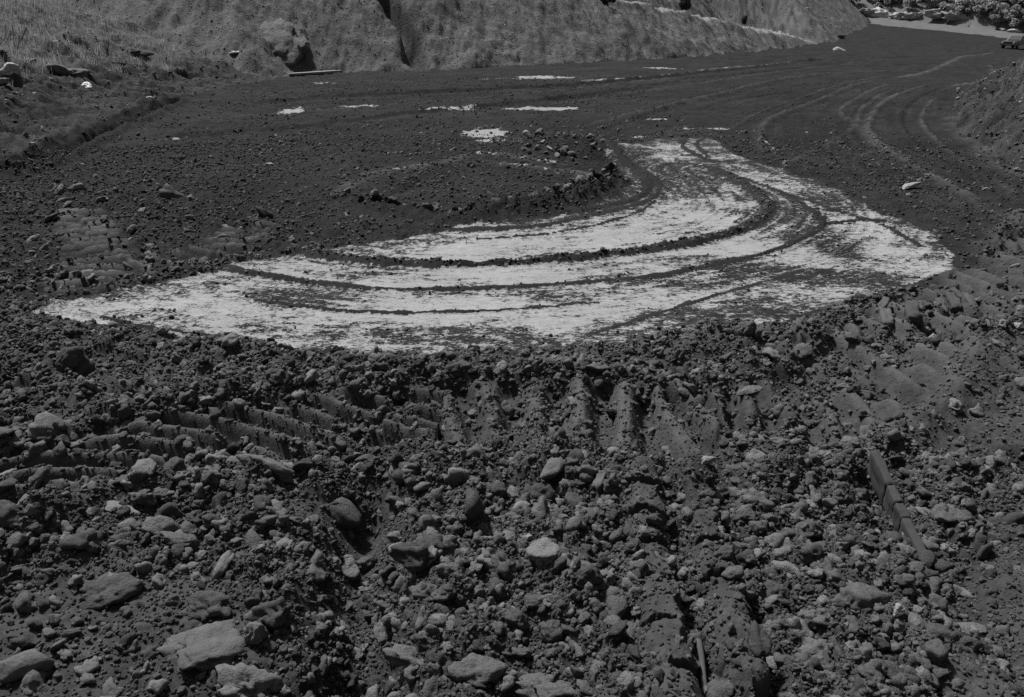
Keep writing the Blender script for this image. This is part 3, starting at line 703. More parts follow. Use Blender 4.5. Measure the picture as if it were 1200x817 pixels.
HERO = [  # px, py, width px, shape, material, stretch, label
    (560, 421, 26, 'round', M_DARK, (1, 1, .9), 'dark rounded clod standing alone on the near edge of the pale clay'),
    (252, 409, 15, 'round', M_DARK, (1, 1, .9), 'small dark clod lying on the clay edge, left one of a close pair'),
    (287, 406, 15, 'angular', M_DARK, (1, 1, .9), 'small dark clod lying on the clay edge, right one of a close pair'),
    (394, 414, 16, 'round', M_DARK, (1, 1, .9), 'dark clod at the clay edge between the clod pair and the lone rounded clod'),
    (872, 420, 33, 'angular', M_BIG, (1.1, 1, .8), 'grey angular clod below the right part of the clay edge'),
    (1011, 358, 13, 'round', M_DARK, (1, 1, .9), 'little dark clod on the pale clay near its right edge'),
    (944, 373, 11, 'round', M_DARK, (1, 1, .9), 'tiny dark clod on the pale clay beside the muddy stain'),
    (718, 508, 18, 'angular', M_DARK, (.9, .9, 1.8), 'dark upright clod standing like a tooth in the lug track'),
    (700, 470, 24, 'angular', M_BIG, (1.2, 1, .8), 'pale clod broken in two above the dark upright clod'),
    (683, 478, 14, 'flake', M_BIG, (1, 1, 1), 'small pale flat clod left of the clod broken in two'),
    (568, 452, 19, 'slab', M_PACK, (1.1, 1, 1), 'pale flat clod behind the middle of the lug track'),
    (530, 462, 22, 'round', M_CLOD, (1, 1, .9), 'rounded grey clod left of a pale flat clod behind the lug track'),
    (752, 455, 18, 'slab', M_PACK, (1.7, .8, .9), 'long narrow pale clod lying tilted beneath the clay edge'),
    (90, 447, 46, 'angular', M_CLOD, (1.2, .8, 1), 'large slanting clod with a pale left edge at the far left'),
    (122, 434, 24, 'slab', M_PACK, (1, 1, 1), 'pale flat stone just right of the large slanting clod'),
    (193, 645, 46, 'angular', M_BIG, (1, 1, .95), 'rounded blocky clod, upper one of two touching blocks on the left'),
    (217, 655, 40, 'angular', M_CLOD, (1.15, 1, .8), 'blunt grey clod, lower one of two touching blocks on the left'),
    (148, 625, 32, 'flake', M_GRAVEL, (1.4, .8, 1), 'pale elongated flake lying left of the two touching blocks'),
    (172, 612, 30, 'crumbly', M_BIG, (1, 1, .9), 'pale crumbly clod just above the elongated flake'),
    (255, 722, 78, 'slab', M_PACK, (1.1, .9, 1.1), 'broad slab of packed soil with a dark broken front at lower left'),
    (232, 765, 110, 'slab', M_PACK, (1.1, .9, .8), 'largest flat slab of packed soil lying below the broken fronted slab'),
    (122, 708, 66, 'slab', M_PACK, (1.1, .9, .9), 'smooth sloping slab of soil left of the broken fronted slab'),
    (303, 760, 44, 'angular', M_BIG, (.9, .9, 1.1), 'pale faced block leaning at the left lip of the deep rut'),
    (330, 738, 58, 'crumbly', M_CLOD, (1, 1, .9), 'knobbly mass of crumbling soil on the left lip of the deep rut'),
    (290, 808, 70, 'crumbly', M_CLOD, (1.2, 1, .8), 'wide crumbling lump at the bottom edge left of the deep rut'),
    (14, 655, 48, 'round', M_CLOD, (1, 1, 1), 'big rounded clod half cut by the left edge'),
    (100, 562, 24, 'round', M_BIG, (1.1, 1, .8), 'smooth egg shaped clod under the left end of the lug track'),
    (322, 578, 52, 'angular', M_CLOD, (1.6, .8, .7), 'long bent clod lying level below the lug track'),
    (510, 610, 40, 'slab', M_PACK, (1.1, 1, 1.1), 'flat topped pale clod at the right lip of the deep rut'),
    (422, 623, 22, 'round', M_BIG, (1.2, .9, .8), 'small smooth pale clod at the left lip of the deep rut'),
    (405, 636, 26, 'angular', M_CLOD, (1, 1, .9), 'tilted clod below the small smooth clod at the rut lip'),
    (523, 665, 50, 'angular', M_BIG, (1.2, 1, .75), 'pale split clod, topmost of a column of big clods right of the deep rut'),
    (495, 690, 58, 'crumbly', M_CLOD, (1.2, 1, .8), 'broad rough clod, second from the top in the column right of the rut'),
    (508, 724, 52, 'slab', M_PACK, (1.1, 1, 1.3), 'flat topped pale clod, third in the column right of the deep rut'),
    (530, 700, 22, 'round', M_CLOD, (1, 1, .8), 'small rounded clod tucked against the column of big clods'),
    (524, 746, 30, 'angular', M_CLOD, (1, 1, .8), 'dark square clod below the column of big clods'),
    (484, 778, 46, 'crumbly', M_CLOD, (1.2, 1, .8), 'craggy clod low down beside the deep rut'),
    (555, 806, 54, 'round', M_BIG, (1.3, 1, .8), 'long smooth clod at the bottom edge right of the craggy clod'),
    (640, 815, 84, 'slab', M_PACK, (1.3, .9, .9), 'wide low slab of soil cut by the bottom edge at the centre'),
    (684, 716, 42, 'round', M_CLOD, (.9, .9, 1.15), 'largest smooth oval clod left of the ridge of lug blocks'),
    (714, 702, 30, 'crumbly', M_CLOD, (.9, .9, 1.1), 'rough clod wedged between the smooth oval clod and the lug blocks'),
    (645, 762, 40, 'round', M_BIG, (.9, 1.1, 1), 'egg shaped clod leaning below the smooth oval clod'),
    (605, 752, 28, 'angular', M_CLOD, (.9, .9, 1.1), 'upright angular clod left of the egg shaped leaning clod'),
    (612, 776, 26, 'angular', M_BIG, (1.1, .9, .9), 'pointed pale clod below the upright angular clod'),
    (634, 735, 42, 'flake', M_CLOD, (1.2, .8, 1.5), 'curled crust of soil above the egg shaped leaning clod'),
    (597, 662, 22, 'round', M_BIG, (1, 1, 1), 'pale rounded clod amid the loose clods at the centre'),
    (616, 655, 14, 'round', M_GRAVEL, (.9, 1.1, .9), 'small pale oval stone right of a pale rounded clod at the centre'),
    (580, 595, 26, 'round', M_CLOD, (1, 1, .9), 'dark domed clod above the loose clods at the centre'),
    (638, 690, 40, 'angular', M_CLOD, (1.1, 1, .9), 'craggy block just above left of the largest smooth oval clod'),
    (724, 670, 18, 'round', M_BIG, (1, 1, .9), 'small blunt pale clod touching the ridge of lug blocks'),
    (848, 686, 32, 'angular', M_BIG, (1.1, .9, .9), 'pale pointed three sided clod right of the lug blocks'),
    (947, 627, 38, 'angular', M_BIG, (1.1, 1, .9), 'pale jagged clod left of the half buried bar'),
    (870, 624, 28, 'slab', M_PACK, (1, 1, 1.4), 'pale flat clod, left one of two side by side right of the ruts'),
    (889, 634, 24, 'round', M_BIG, (1, 1, .9), 'rounded clod, right one of two side by side right of the ruts'),
    (867, 648, 24, 'angular', M_CLOD, (1.1, 1, .8), 'flattish grey clod just below two clods lying side by side'),
    (1113, 616, 40, 'flake', M_BIG, (1.1, 1, 1.2), 'pale star shaped flat clod right of the half buried bar'),
    (1000, 732, 62, 'round', M_CLOD, (1.2, .9, .8), 'big smooth humped clod at lower right'),
    (1066, 767, 34, 'flake', M_BIG, (.8, 1.2, 2.2), 'pointed slate like flake standing on edge right of the humped clod'),
    (1043, 755, 20, 'flake', M_GRAVEL, (.8, .8, 2.4), 'pale sliver standing between the humped clod and the slate like flake'),
    (947, 748, 26, 'round', M_CLOD, (1, 1, 1), 'round clod left of the big smooth humped clod'),
    (905, 710, 42, 'crumbly', M_CLOD, (1, 1, .9), 'rough knobbly clod between the pointed clod and the humped clod'),
    (958, 782, 50, 'crumbly', M_BIG, (1.1, 1, .9), 'pale crumbling lump under the round clod at lower right'),
    (1110, 775, 78, 'slab', M_PACK, (1.2, .9, .9), 'broad smooth slab of soil low in the right corner'),
    (1128, 730, 44, 'flake', M_BIG, (1.5, .7, 1), 'thin tilted flake pointing right above the broad corner slab'),
    (1120, 705, 22, 'slab', M_PACK, (1.2, .8, 1), 'small narrow clod just above the thin tilted flake'),
    (823, 580, 17, 'flake', M_GRAVEL, (1.3, .8, 1.3), 'pale flat stone over a dark hollow near the lug blocks'),
    (870, 482, 22, 'flake', M_BIG, (1.4, .8, 1.3), 'pale flat stone on the upper lip of the lug track'),
    (1187, 400, 11, 'angular', M_PALE, (1, 1, .9), 'bright small stone at the right edge beside rippled soil'),
    (1092, 404, 12, 'angular', M_GRAVEL, (.9, .9, 1.2), 'small pale block just right of the lug pressed slabs'),
    (995, 427, 18, 'angular', M_CLOD, (1, 1, .8), 'dull clod left below the lug pressed slabs'),
]
P, Z, D = spots(HERO)
for k, (px, py, w, kd, mt, st, lb) in enumerate(HERO):
    put_rock('soil_clod' if mt not in (M_PALE, M_GRAVEL) else 'stone', shape(kd, k % 9, mt), P[k, 0], P[k, 1], Z[k], w * (.8 if w > 30 else .95) * D[k] / F_PX, lb, 'stone' if mt in (M_PALE, M_GRAVEL) else 'clod', None,
             rz=random.uniform(-.4, .4), tilt=.3, stretch=st, sink=.45 if kd in ('slab', 'flake') else .25)
BARP = HT([(1021, 553), (1040, 582), (1060, 612), (1086, 652)])
hero_xy = [(p[0], p[1], .06) for p in BARP] + [(P[k, 0], P[k, 1], .5 * HERO[k][2] * D[k] / F_PX) for k in range(len(HERO))]

# slabs of soil pressed by the lugs of a dozer, at the right
M_SLAB = clod_mat('slab_soil', .05, .075)
SLAB = [(1022, 391, 1036, 372, 8), (1040, 404, 1030, 380, 12), (1068, 402, 1060, 382, 13), (1052, 374, 1070, 384, 9), (1082, 384, 1068, 362, 10), (1108, 374, 1096, 358, 8), (1122, 372, 1108, 356, 9), (1128, 358, 1112, 350, 6), (1140, 370, 1128, 360, 5)]
SLL = ['low leftmost slab of pressed soil in the broken lug row', 'second slab of pressed soil from the left, leaning', 'palest upright slab of pressed soil in the middle of the lug row', 'slab bridging behind the palest slab in the lug row',
       'long slab of pressed soil right of the palest slab', 'narrow slab of pressed soil sixth along the lug row', 'smooth slab of pressed soil seventh along the lug row', 'thin blade of pressed soil high in the lug row', 'last small blade of pressed soil at the right of the lug row']
def bar_mesh(name, L, W, H, mat, seed, rough=.06, ends=True):
    """a block with worn, slightly broken faces"""
    bm = bmesh.new(); bmesh.ops.create_cube(bm, size=2); bmesh.ops.subdivide_edges(bm, edges=bm.edges[:], cuts=7, use_grid_fill=True)
    A = np.array([v.co[:] for v in bm.verts]); q = np.abs(A).max(1, keepdims=True)
    B = A * (1 - .10 * ((np.abs(A if ends else A[:, 1:]) > .85).sum(1, keepdims=True) >= 2) * (np.array([1, 1, 1]) if ends else np.array([0, 1, 1])))
    S = np.array([L / 2, W / 2, H / 2]); B = B * S
    nrm = A / np.linalg.norm(A, axis=1)[:, None]; sc = min(W, H)
    B = B + nrm * (rough * sc * (fbm3(B / (sc * .9) + seed, 4, seed) + .6 * fbm3(B / (sc * .25), 2, seed + 3)))[:, None] * 2
    for v, c in zip(bm.verts, B): v.co = c
    me = bpy.data.meshes.new(name); bm.to_mesh(me); bm.free()
    me.polygons.foreach_set('use_smooth', np.ones(len(me.polygons), bool)); me.materials.append(mat); return me
for k, ((x0, y0, x1, y1, w), lb) in enumerate(zip(SLAB, SLL)):
    Pq, Zq, Dq = spots([(x0, y0), (x1, y1)]); a, b = Pq
    L = max(np.hypot(*(b - a)), .10); W = w * Dq[0] / F_PX
    L = min(L, .17)
    o = link('soil_slab', bar_mesh('soil_slab', L, W, .05, M_SLAB, 40 + k, rough=.15))
    c = (a + b) / 2; dirv = (b - a) / np.hypot(*(b - a))
    o.rotation_euler = (random.uniform(-.15, .15), -.2, math.atan2(dirv[1], dirv[0])); o.location = (c[0], c[1], Zq.mean() + .035)
    tag(o, lb, 'soil slab', 'slabs of soil pressed by machine lugs')

# half-buried straight bar at the right
Pq, Zq, Dq = spots([(1021, 553), (1086, 652)]); a, b = Pq; L = np.hypot(*(b - a)); yaw = math.atan2(b[1] - a[1], b[0] - a[0])
bar = empty('buried_bar', ((a[0] + b[0]) / 2, (a[1] + b[1]) / 2, Zq.mean()), yaw)
bar.rotation_euler = (0.12, .17, yaw)
tag(bar, 'long straight bar with cracked pale top edge half buried in soil at right', 'bar')
cut = [0, .36, .52, .66, 1.0]
for k in range(4):
    l = (cut[k + 1] - cut[k]) * L
    o = link('segment', bar_mesh('segment', l - .001, .034, .13, M_BAR, 70 + k, rough=.11, ends=False), bar)
    o.location = ((cut[k] + cut[k + 1]) / 2 * L - L / 2, 0, .016 - .004 * k)

# sticks
def stick(name, pts, r, mat, label, cat):
    cu = bpy.data.curves.new(name, 'CURVE'); cu.dimensions = '3D'; cu.bevel_depth = r; cu.bevel_resolution = 2; cu.use_fill_caps = True
    s = cu.splines.new('POLY'); s.points.add(len(pts) - 1)
    for q, p in zip(s.points, pts): q.co = (*p, 1); q.radius = random.uniform(.8, 1.1)
    cu.materials.append(mat); o = bpy.data.objects.new(name, cu); COL.objects.link(o)
    dg = bpy.context.evaluated_depsgraph_get(); me = bpy.data.meshes.new_from_object(o.evaluated_get(dg)); bpy.data.objects.remove(o); me.name = name
    o = link(name, me); me.polygons.foreach_set('use_smooth', np.ones(len(me.polygons), bool))
    return tag(o, label, cat) if label else o
Pq, Zq, Dq = spots([(815, 778), (819, 795), (824, 812), (828, 830)])
stick('stick', [(p[0], p[1], z + .03) for p, z in zip(Pq, Zq)], .009, M_SLAB, 'short pale stick poking up at the bottom edge right of the ruts', 'stick')
Pq, Zq, Dq = spots([(1166, 580), (1175, 570), (1181, 562), (1180, 557), (1174, 555), (1166, 558)])
stick('twig', [(p[0], p[1], z + .035) for p, z in zip(Pq, Zq)], .0028, M_DARK, 'thin dark curved twig on smooth soil at the right', 'twig')
# ---- clods that look alike, one by one
MID = []
for k in range(18):
    me = rock_mesh('soil_clod', 3, 3000 + k, angular=(.95, .8, .6)[k % 3], lump=(.24, .42, .62)[k % 3], flat=(.75, .6, .9, .5)[k % 4], mat=(M_CLOD, M_DRY, M_CLOD, M_CLOD)[k % 4])
    MID.append((me, ('dull grey', 'pale dry', 'dull grey', 'dull grey')[k % 4] + ' ' + ('angular', 'blunt', 'knobbly')[k % 3]))
def many(n, poly, a, b, label, group, cat='clod', name='soil_clod', meshes=None, keep=None, k=2.6):
    pp = []; poly = np.array(poly, float)
    lo, hi = poly.min(0), poly.max(0)
    while len(pp) < n * 3:
        c = rng.uniform(lo, hi, (400, 2)); c = c[inpoly(c[:, 0], c[:, 1], poly)]; pp += list(map(tuple, c))
    Pq, Zq, Dq = spots(pp); t = terrain(Pq[:, 0], Pq[:, 1]); s = powr(len(pp), a, b, k); done = 0
    for q in range(len(pp)):
        if done >= n: break
        if keep is not None and not keep(t, q): continue
        size = s[q] * Dq[q] / F_PX
        if any((Pq[q, 0] - hx) ** 2 + (Pq[q, 1] - hy) ** 2 < (hr + size * .45) ** 2 for hx, hy, hr in hero_xy): continue
        hero_xy.append((Pq[q, 0], Pq[q, 1], size * .4))
        me, look = random.choice(meshes or MID); u, v = (pp[q][0] - lo[0]) / (hi[0] - lo[0]), (pp[q][1] - lo[1]) / (hi[1] - lo[1])
        big = 'small' if s[q] < a + .22 * (b - a) else 'medium' if s[q] < a + .6 * (b - a) else 'large'
        lb = big + ' ' + look + ' ' + label + ', ' + ('far ', 'middle ', 'near ')[min(2, int(v * 3))] + ('left', 'right')[min(1, int(u * 2))]
        put_rock(name, me, Pq[q, 0], Pq[q, 1], Zq[q], size, lb, cat, group, tilt=.6, stretch=(random.uniform(.85, 1.3), random.uniform(.8, 1.1), random.uniform(.75, 1.1)))
        done += 1
off = lambda t, q: t['patch'][q] < .3
many(62, [(465, 575), (735, 575), (760, 817), (445, 817)], 15, 40, 'clod between deep rut and lug blocks', 'loose clods between the ruts')
many(45, [(0, 520), (330, 560), (410, 590), (400, 817), (0, 817)], 15, 44, 'clod left of the deep rut', 'clods left of the deep rut')
many(55, [(840, 560), (1000, 560), (1080, 700), (1180, 740), (1180, 817), (850, 817)], 13, 40, 'clod right of the lug blocks', 'clods right of the lug blocks')
many(36, [(20, 385), (300, 420), (540, 428), (740, 418), (930, 388), (960, 440), (700, 470), (300, 480), (20, 450)], 10, 26, 'clod just below the clay', 'clods below the clay edge', keep=off)
many(26, [(960, 380), (1110, 330), (1195, 280), (1195, 540), (1000, 520)], 9, 22, 'clod right of the clay', 'clods right of the clay', keep=off)
many(24, [(0, 215), (210, 225), (330, 260), (220, 310), (80, 345), (0, 340)], 9, 22, 'clod behind left tip of the clay', 'clods behind the left end of the clay', keep=off)
# rim of the dark island
rim = smooth_line([(412, 236), (450, 243), (500, 250), (545, 252), (600, 244), (650, 238), (690, 228), (714, 214)], 9)
RIMM = [rock_mesh('soil_clod', 3, 3300 + k, angular=.97, lump=.55, flat=.9, mat=(M_CLOD, M_DARK, M_CLOD)[k % 3]) for k in range(6)]
Pq, Zq, Dq = spots([(p[0] + random.uniform(-4, 4), p[1] + random.uniform(-3, 3)) for p in rim])
for q in range(len(rim)):
    if random.random() > .45 + .55 * q / len(rim): continue
    put_rock('soil_clod', RIMM[q % 6], Pq[q, 0], Pq[q, 1], Zq[q], random.uniform(7, 10 + 9 * q / len(rim)) * Dq[q] / F_PX, ['small', 'dark'][q % 2] + [' angular', ' blunt', ' worn'][q % 3] + ' clod in the rim behind the clay, ' + ['left end', 'left of centre', 'right of centre', 'right end'][min(3, int(4 * q / len(rim)))], 'clod', 'clods rimming the dark soil island', tilt=.5)
# heap of stones
HM = [(rock_mesh('stone', 3, 3400 + k, angular=1, lump=.14, flat=(.7, .9, .5)[k % 3], mat=(M_GRAVEL, M_CLOD, M_DRY)[k // 3 % 3]), ('pale', 'dark', 'grey')[k // 3 % 3] + ' ' + ('blunt', 'blocky', 'flat')[k % 3]) for k in range(9)]
many(44, [(600, 186), (625, 168), (650, 158), (680, 165), (708, 180), (700, 194), (660, 192)], 5, 11, 'stone in the low heap', 'stones of the low heap', 'stone', 'stone', HM)

# stones that stand out, on the banks
ST = [(178, 118, 9, 'angular', M_WHITE, (1, .9, .9), 'bright white stone at the foot of the left bank above the ruts'), (103, 103, 9, 'angular', M_WHITE, (1, .9, .9), 'white stone on the left bank below the grass'),
      (14, 96, 17, 'angular', M_PALE, (1.2, 1, .8), 'large pale stone on the left bank at the left edge'), (5, 104, 14, 'angular', M_GRAVEL, (1, 1, .9), 'grey stone under the large pale stone at the left edge'),
      (24, 100, 8, 'round', M_PALE, (1, 1, .8), 'small pale stone just right of the large pale stone at the edge'), (33, 77, 12, 'slab', M_GRAVEL, (1.3, 1, .9), 'flat grey stone just under the grass edge on the left'),
      (68, 58, 7, 'round', M_PALE, (1, 1, .8), 'little pale stone lying in the dry grass'), (158, 77, 7, 'angular', M_PALE, (.8, .8, 1.3), 'small upright pale stone on the left bank slope'),
      (275, 61, 9, 'slab', M_PALE, (1.4, .8, .9), 'pale flat stone left of the great boulder'), (352, 62, 9, 'angular', M_PALE, (.9, .8, 1.7), 'pale upright stone against the right side of the great boulder'),
      (357, 87, 9, 'angular', M_WHITE, (1.2, 1, .8), 'white stone lying by the pale strip below the great boulder'), (119, 28, 6, 'round', M_PALE, (1, 1, .8), 'tiny pale stone high on the grassy bank'),
      (42, 117, 5, 'round', M_PALE, (1, 1, .8), 'tiny pale stone below the grassy edge on the left bank'), (205, 164, 6, 'slab', M_PALE, (1.3, 1, .8), 'small pale chip on the dark floor right of the twin ruts'),
      (316, 195, 8, 'flake', M_PALE, (1.5, .7, 1), 'thin pale chip lying on the dark floor left of the lug arc'), (984, 44, 8, 'angular', M_GRAVEL, (1.4, 1, .7), 'pale rock at the end of the spoil bank, upper of two'),
      (984, 59, 8, 'angular', M_GRAVEL, (1.3, 1, .7), 'pale rock at the end of the spoil bank, lower of two'), (1064, 222, 16, 'flake', M_GRAVEL, (1.6, .7, .8), 'long grey chip on the dark soil behind the right of the clay'),
      (1190, 205, 8, 'round', M_GRAVEL, (1, 1, .8), 'grey stone at the foot of the right bank')]
P, Z, D = spots(ST)
for k, (px, py, w, kd, mt, st, lb) in enumerate(ST):
    put_rock('stone', shape(kd, k % 5, mt), P[k, 0], P[k, 1], Z[k], w * D[k] / F_PX, lb, 'stone', None, rz=random.uniform(-.5, .5), tilt=.2, stretch=st)
SOD = [(132, 70, 30, 'torn grassy sod overhanging the left bank, widest of three'), (160, 65, 20, 'torn sod at the right of the widest sod on the left bank'), (78, 92, 32, 'torn sod with dark hollow near the white stone on the left bank'),
       (92, 16, 16, 'dark hummock high on the grassy bank')]
P, Z, D = spots([(a, b) for a, b, c, d in SOD])
for k, (px, py, w, lb) in enumerate(SOD):
    put_rock('sod_clump', shape('crumbly', k, M_CLOD if k < 3 else M_DRY), P[k, 0], P[k, 1], Z[k], w * D[k] / F_PX, lb, 'sod', None, tilt=.2, sink=.6, stretch=(1.2, .9, .6))
# the great boulder in the bank
P, Z, D = spots([(314, 44)])
bme = rock_mesh('boulder', 5, 5151, angular=.4, lump=.24, flat=.95, mat=M_BOULDER)
bo = put_rock('boulder', bme, P[0, 0], P[0, 1] + .15, Z[0] - .5, 80 * D[0] / F_PX, 'great grey boulder bulging out of the spoil bank at upper left', 'boulder', rz=0, tilt=0, stretch=(1.0, 1.25, .45))
bo.rotation_euler = (.62, 0, 0); bo.location = (P[0, 0], P[0, 1] + .25, Z[0] - .22)
# pale strip at the foot of the bank
Pq, Zq, Dq = spots([(338, 87), (401, 84.5)]); a, b = Pq
o = link('pale_strip', bar_mesh('pale_strip', np.hypot(*(b - a)), .16, .07, M_PALE, 90, rough=.06)); o.location = (*(a + b) / 2, Zq.mean() + .04); o.rotation_euler = (0, 0, math.atan2(b[1] - a[1], b[0] - a[0]))
tag(o, 'long pale strip lying level at the foot of the spoil bank', 'strip')

# ------------------------------------------------------------------ plants
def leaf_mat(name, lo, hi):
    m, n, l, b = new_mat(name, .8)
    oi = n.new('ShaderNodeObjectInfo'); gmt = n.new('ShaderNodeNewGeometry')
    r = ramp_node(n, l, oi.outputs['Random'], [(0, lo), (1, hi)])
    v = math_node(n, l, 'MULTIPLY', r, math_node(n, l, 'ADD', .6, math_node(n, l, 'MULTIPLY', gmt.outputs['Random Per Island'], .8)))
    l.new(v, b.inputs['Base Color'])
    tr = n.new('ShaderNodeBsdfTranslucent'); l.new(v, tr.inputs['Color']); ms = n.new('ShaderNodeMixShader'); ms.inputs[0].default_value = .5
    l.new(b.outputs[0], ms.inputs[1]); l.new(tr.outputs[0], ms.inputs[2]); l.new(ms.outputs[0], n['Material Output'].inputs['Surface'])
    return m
M_LEAF = leaf_mat('scrub_leaf_hazed', .2, .32); M_GRASS = leaf_mat('dry_grass', .15, .25); M_STEM = clod_mat('dead_stem', .2, .3); M_BARK = clod_mat('bark', .05, .08)  # scrub leaves: pale dry tone, lifted further to carry distance haze in the colour
def blades(name, n, spread, hlo, hhi, w, mat, seed):
    r = np.random.default_rng(seed); Vv, Ff = [], []
    for k in range(n):
        x, y = r.normal(0, spread, 2); h = r.uniform(hlo, hhi); a = r.uniform(0, 6.28); ln = r.uniform(.1, .6) * h; ax, ay = math.cos(a), math.sin(a); b = r.uniform(0, 6.28); wx, wy = w * math.cos(b), w * math.sin(b)
        i0 = len(Vv)
        Vv += [(x - wx, y - wy, -.02), (x + wx, y + wy, -.02), (x + ln * .35 * ax + wx * .8, y + ln * .35 * ay + wy * .8, h * .6), (x + ln * .35 * ax - wx * .8, y + ln * .35 * ay - wy * .8, h * .6), (x + ln * ax + wx * .2, y + ln * ay + wy * .2, h), (x + ln * ax - wx * .2, y + ln * ay - wy * .2, h)]
        Ff += [(i0, i0 + 1, i0 + 2, i0 + 3), (i0 + 3, i0 + 2, i0 + 4, i0 + 5)]
    return mesh_np(name, Vv, Ff, False, [mat])
GC = bpy.data.collections.new('grass_shapes')
for k in range(5): GC.objects.link(bpy.data.objects.new('grass_tuft_%d' % k, blades('grass_tuft', 12, .06, .05, .17, .003, M_GRASS, 60 + k)))
GRASS_EDGE = HT([(-60, 48), (0, 58), (30, 66), (70, 72), (110, 80), (150, 86), (200, 92), (255, 60), (262, 30), (240, 5)])
GP = []
gx, gy = wedge(60000, 8, 32, 48); gx = gx.copy()
gt = terrain(gx, gy)
ge = polyd(gx, gy, GRASS_EDGE, 60)
# grass only where the bank has risen above the eroded edge
gk = (gt['top'] == 2) & (gt['il'] > 2.6 + .9 * fbm(gx / 1.6, gy / 1.6, 3, 801)) & (rng.random(len(gx)) < .15 + .85 * ss(-.3, .3, fbm(gx / 2.4, gy / 2.4, 4, 811)))
gk |= (gt['top'] == 3) & (gt['ir'] > .7) & (rng.random(len(gx)) < .55 * ss(-.2, .3, fbm(gx / 1.0, gy / 1.0, 3, 821)))
gp = np.c_[gx, gy, gt['z']][gk]; ng = len(gp)
sg_ = rng.uniform(.6, 1.5, (ng, 1)) * np.ones((1, 3))
gn_scatter('grass', gp, np.c_[rng.uniform(-.25, .25, (ng, 2)), rng.uniform(-3, 3, ng)], sg_, rng.integers(0, 5, ng), GC, 'short dry grass on the left bank and right bank', 'grass')
print('grass', ng, time.time() - T0)
def weed(name, px, py, hpx, n, lean, label, mat):
    Pq, Zq, Dq = spots([(px, py)]); h = hpx * Dq[0] / F_PX
    e = empty(name, (Pq[0, 0], Pq[0, 1], Zq[0])); tag(e, label, 'weed')
    for k in range(n):
        a = random.uniform(-1, 1) * lean; q = random.uniform(-.3, .3); hh = h * random.uniform(.7, 1)
        s = stick('stem', [(0, 0, -.03), (a * hh * .3, q * hh * .3, hh * .4), (a * hh * .8, q * hh * .6, hh * .8), (a * hh, q * hh * .8, hh)], .009, mat, None, None); s.parent = e
weed('dead_weed', 18, 62, 26, 4, .8, 'pale forked dead weed on the edge of the left bank', M_STEM)
weed('dead_weed', 126, 58, 16, 3, .25, 'thin dark dead weed standing alone in the grass', M_BARK)
weed('dead_weed', 4, 54, 22, 4, .6, 'pale dead weed at the left edge behind the forked one', M_STEM)

# scrub on the far hillside, each bush with stem and foliage
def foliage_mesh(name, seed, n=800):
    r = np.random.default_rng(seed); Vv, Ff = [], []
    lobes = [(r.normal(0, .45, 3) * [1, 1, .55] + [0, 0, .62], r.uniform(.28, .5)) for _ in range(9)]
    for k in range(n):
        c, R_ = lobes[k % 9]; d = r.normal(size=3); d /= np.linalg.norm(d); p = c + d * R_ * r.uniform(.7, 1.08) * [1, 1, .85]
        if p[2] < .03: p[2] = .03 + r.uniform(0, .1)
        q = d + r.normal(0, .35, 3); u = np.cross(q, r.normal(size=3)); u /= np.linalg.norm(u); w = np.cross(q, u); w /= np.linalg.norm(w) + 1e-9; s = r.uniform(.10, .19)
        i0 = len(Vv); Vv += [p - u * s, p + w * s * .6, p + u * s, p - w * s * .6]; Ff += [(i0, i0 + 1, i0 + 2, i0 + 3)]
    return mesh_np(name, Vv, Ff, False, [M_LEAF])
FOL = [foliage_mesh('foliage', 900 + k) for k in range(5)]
STM = bar_mesh('stem', .07, .07, .8, M_BARK, 33)
BUSH = [(1000, 3, 16), (1012, 8, 14), (1024, 3, 18), (1028, 13, 15), (1040, 6, 20), (1052, 12, 14), (1056, 2, 20), (1068, 9, 22), (1082, 3, 20), (1084, 13, 18), (1096, 8, 24), (1104, 1, 22), (1112, 14, 20), (1122, 6, 26), (1128, 19, 16),
        (1138, 12, 24), (1144, 3, 26), (1146, 25, 17), (1156, 17, 26), (1160, 6, 24), (1164, 29, 22), (1172, 12, 30), (1178, 25, 26), (1182, 2, 26), (1188, 33, 20), (1190, 18, 30), (1198, 8, 28), (1200, 29, 28), (1210, 16, 30), (1216, 34, 26), (1226, 24, 30), (1240, 36, 30)]
BUSH = [b for q, b in enumerate(BUSH) if q % 4 != 1]
P, Z, D = spots([(a, b) for a, b, c in BUSH])
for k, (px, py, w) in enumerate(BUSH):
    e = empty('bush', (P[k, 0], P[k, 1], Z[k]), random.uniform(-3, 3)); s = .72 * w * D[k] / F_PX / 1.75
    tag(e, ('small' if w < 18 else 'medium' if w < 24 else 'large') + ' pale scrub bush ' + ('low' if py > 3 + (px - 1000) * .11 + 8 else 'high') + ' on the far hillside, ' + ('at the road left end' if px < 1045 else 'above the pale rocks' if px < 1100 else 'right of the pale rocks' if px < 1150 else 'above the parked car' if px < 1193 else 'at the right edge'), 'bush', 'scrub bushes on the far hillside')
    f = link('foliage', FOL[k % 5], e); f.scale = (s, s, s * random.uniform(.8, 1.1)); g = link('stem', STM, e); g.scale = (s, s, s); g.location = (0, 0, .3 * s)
LEDGE = [(1012, 18, 16, 'low pale rock at the left end of the row above the far road'), (1034, 19, 18, 'pale broad rock second in the row above the far road'), (1049, 20, 10, 'small pale rock between two broad rocks above the far road'), (1062, 20, 14, 'square pale rock in the row above the far road'),
         (1074, 19, 13, 'pale pointed rock left of the largest pale rock above the road'), (1099, 20, 20, 'largest pale rock above the far road'), (1120, 23, 22, 'long grey rock right of the largest pale rock above the road'), (1176, 35, 7, 'bright small rock below the bushes near the parked car'), (1190, 38, 9, 'bright low rock right above the parked car')]
P, Z, D = spots([(a, b) for a, b, c, d in LEDGE])
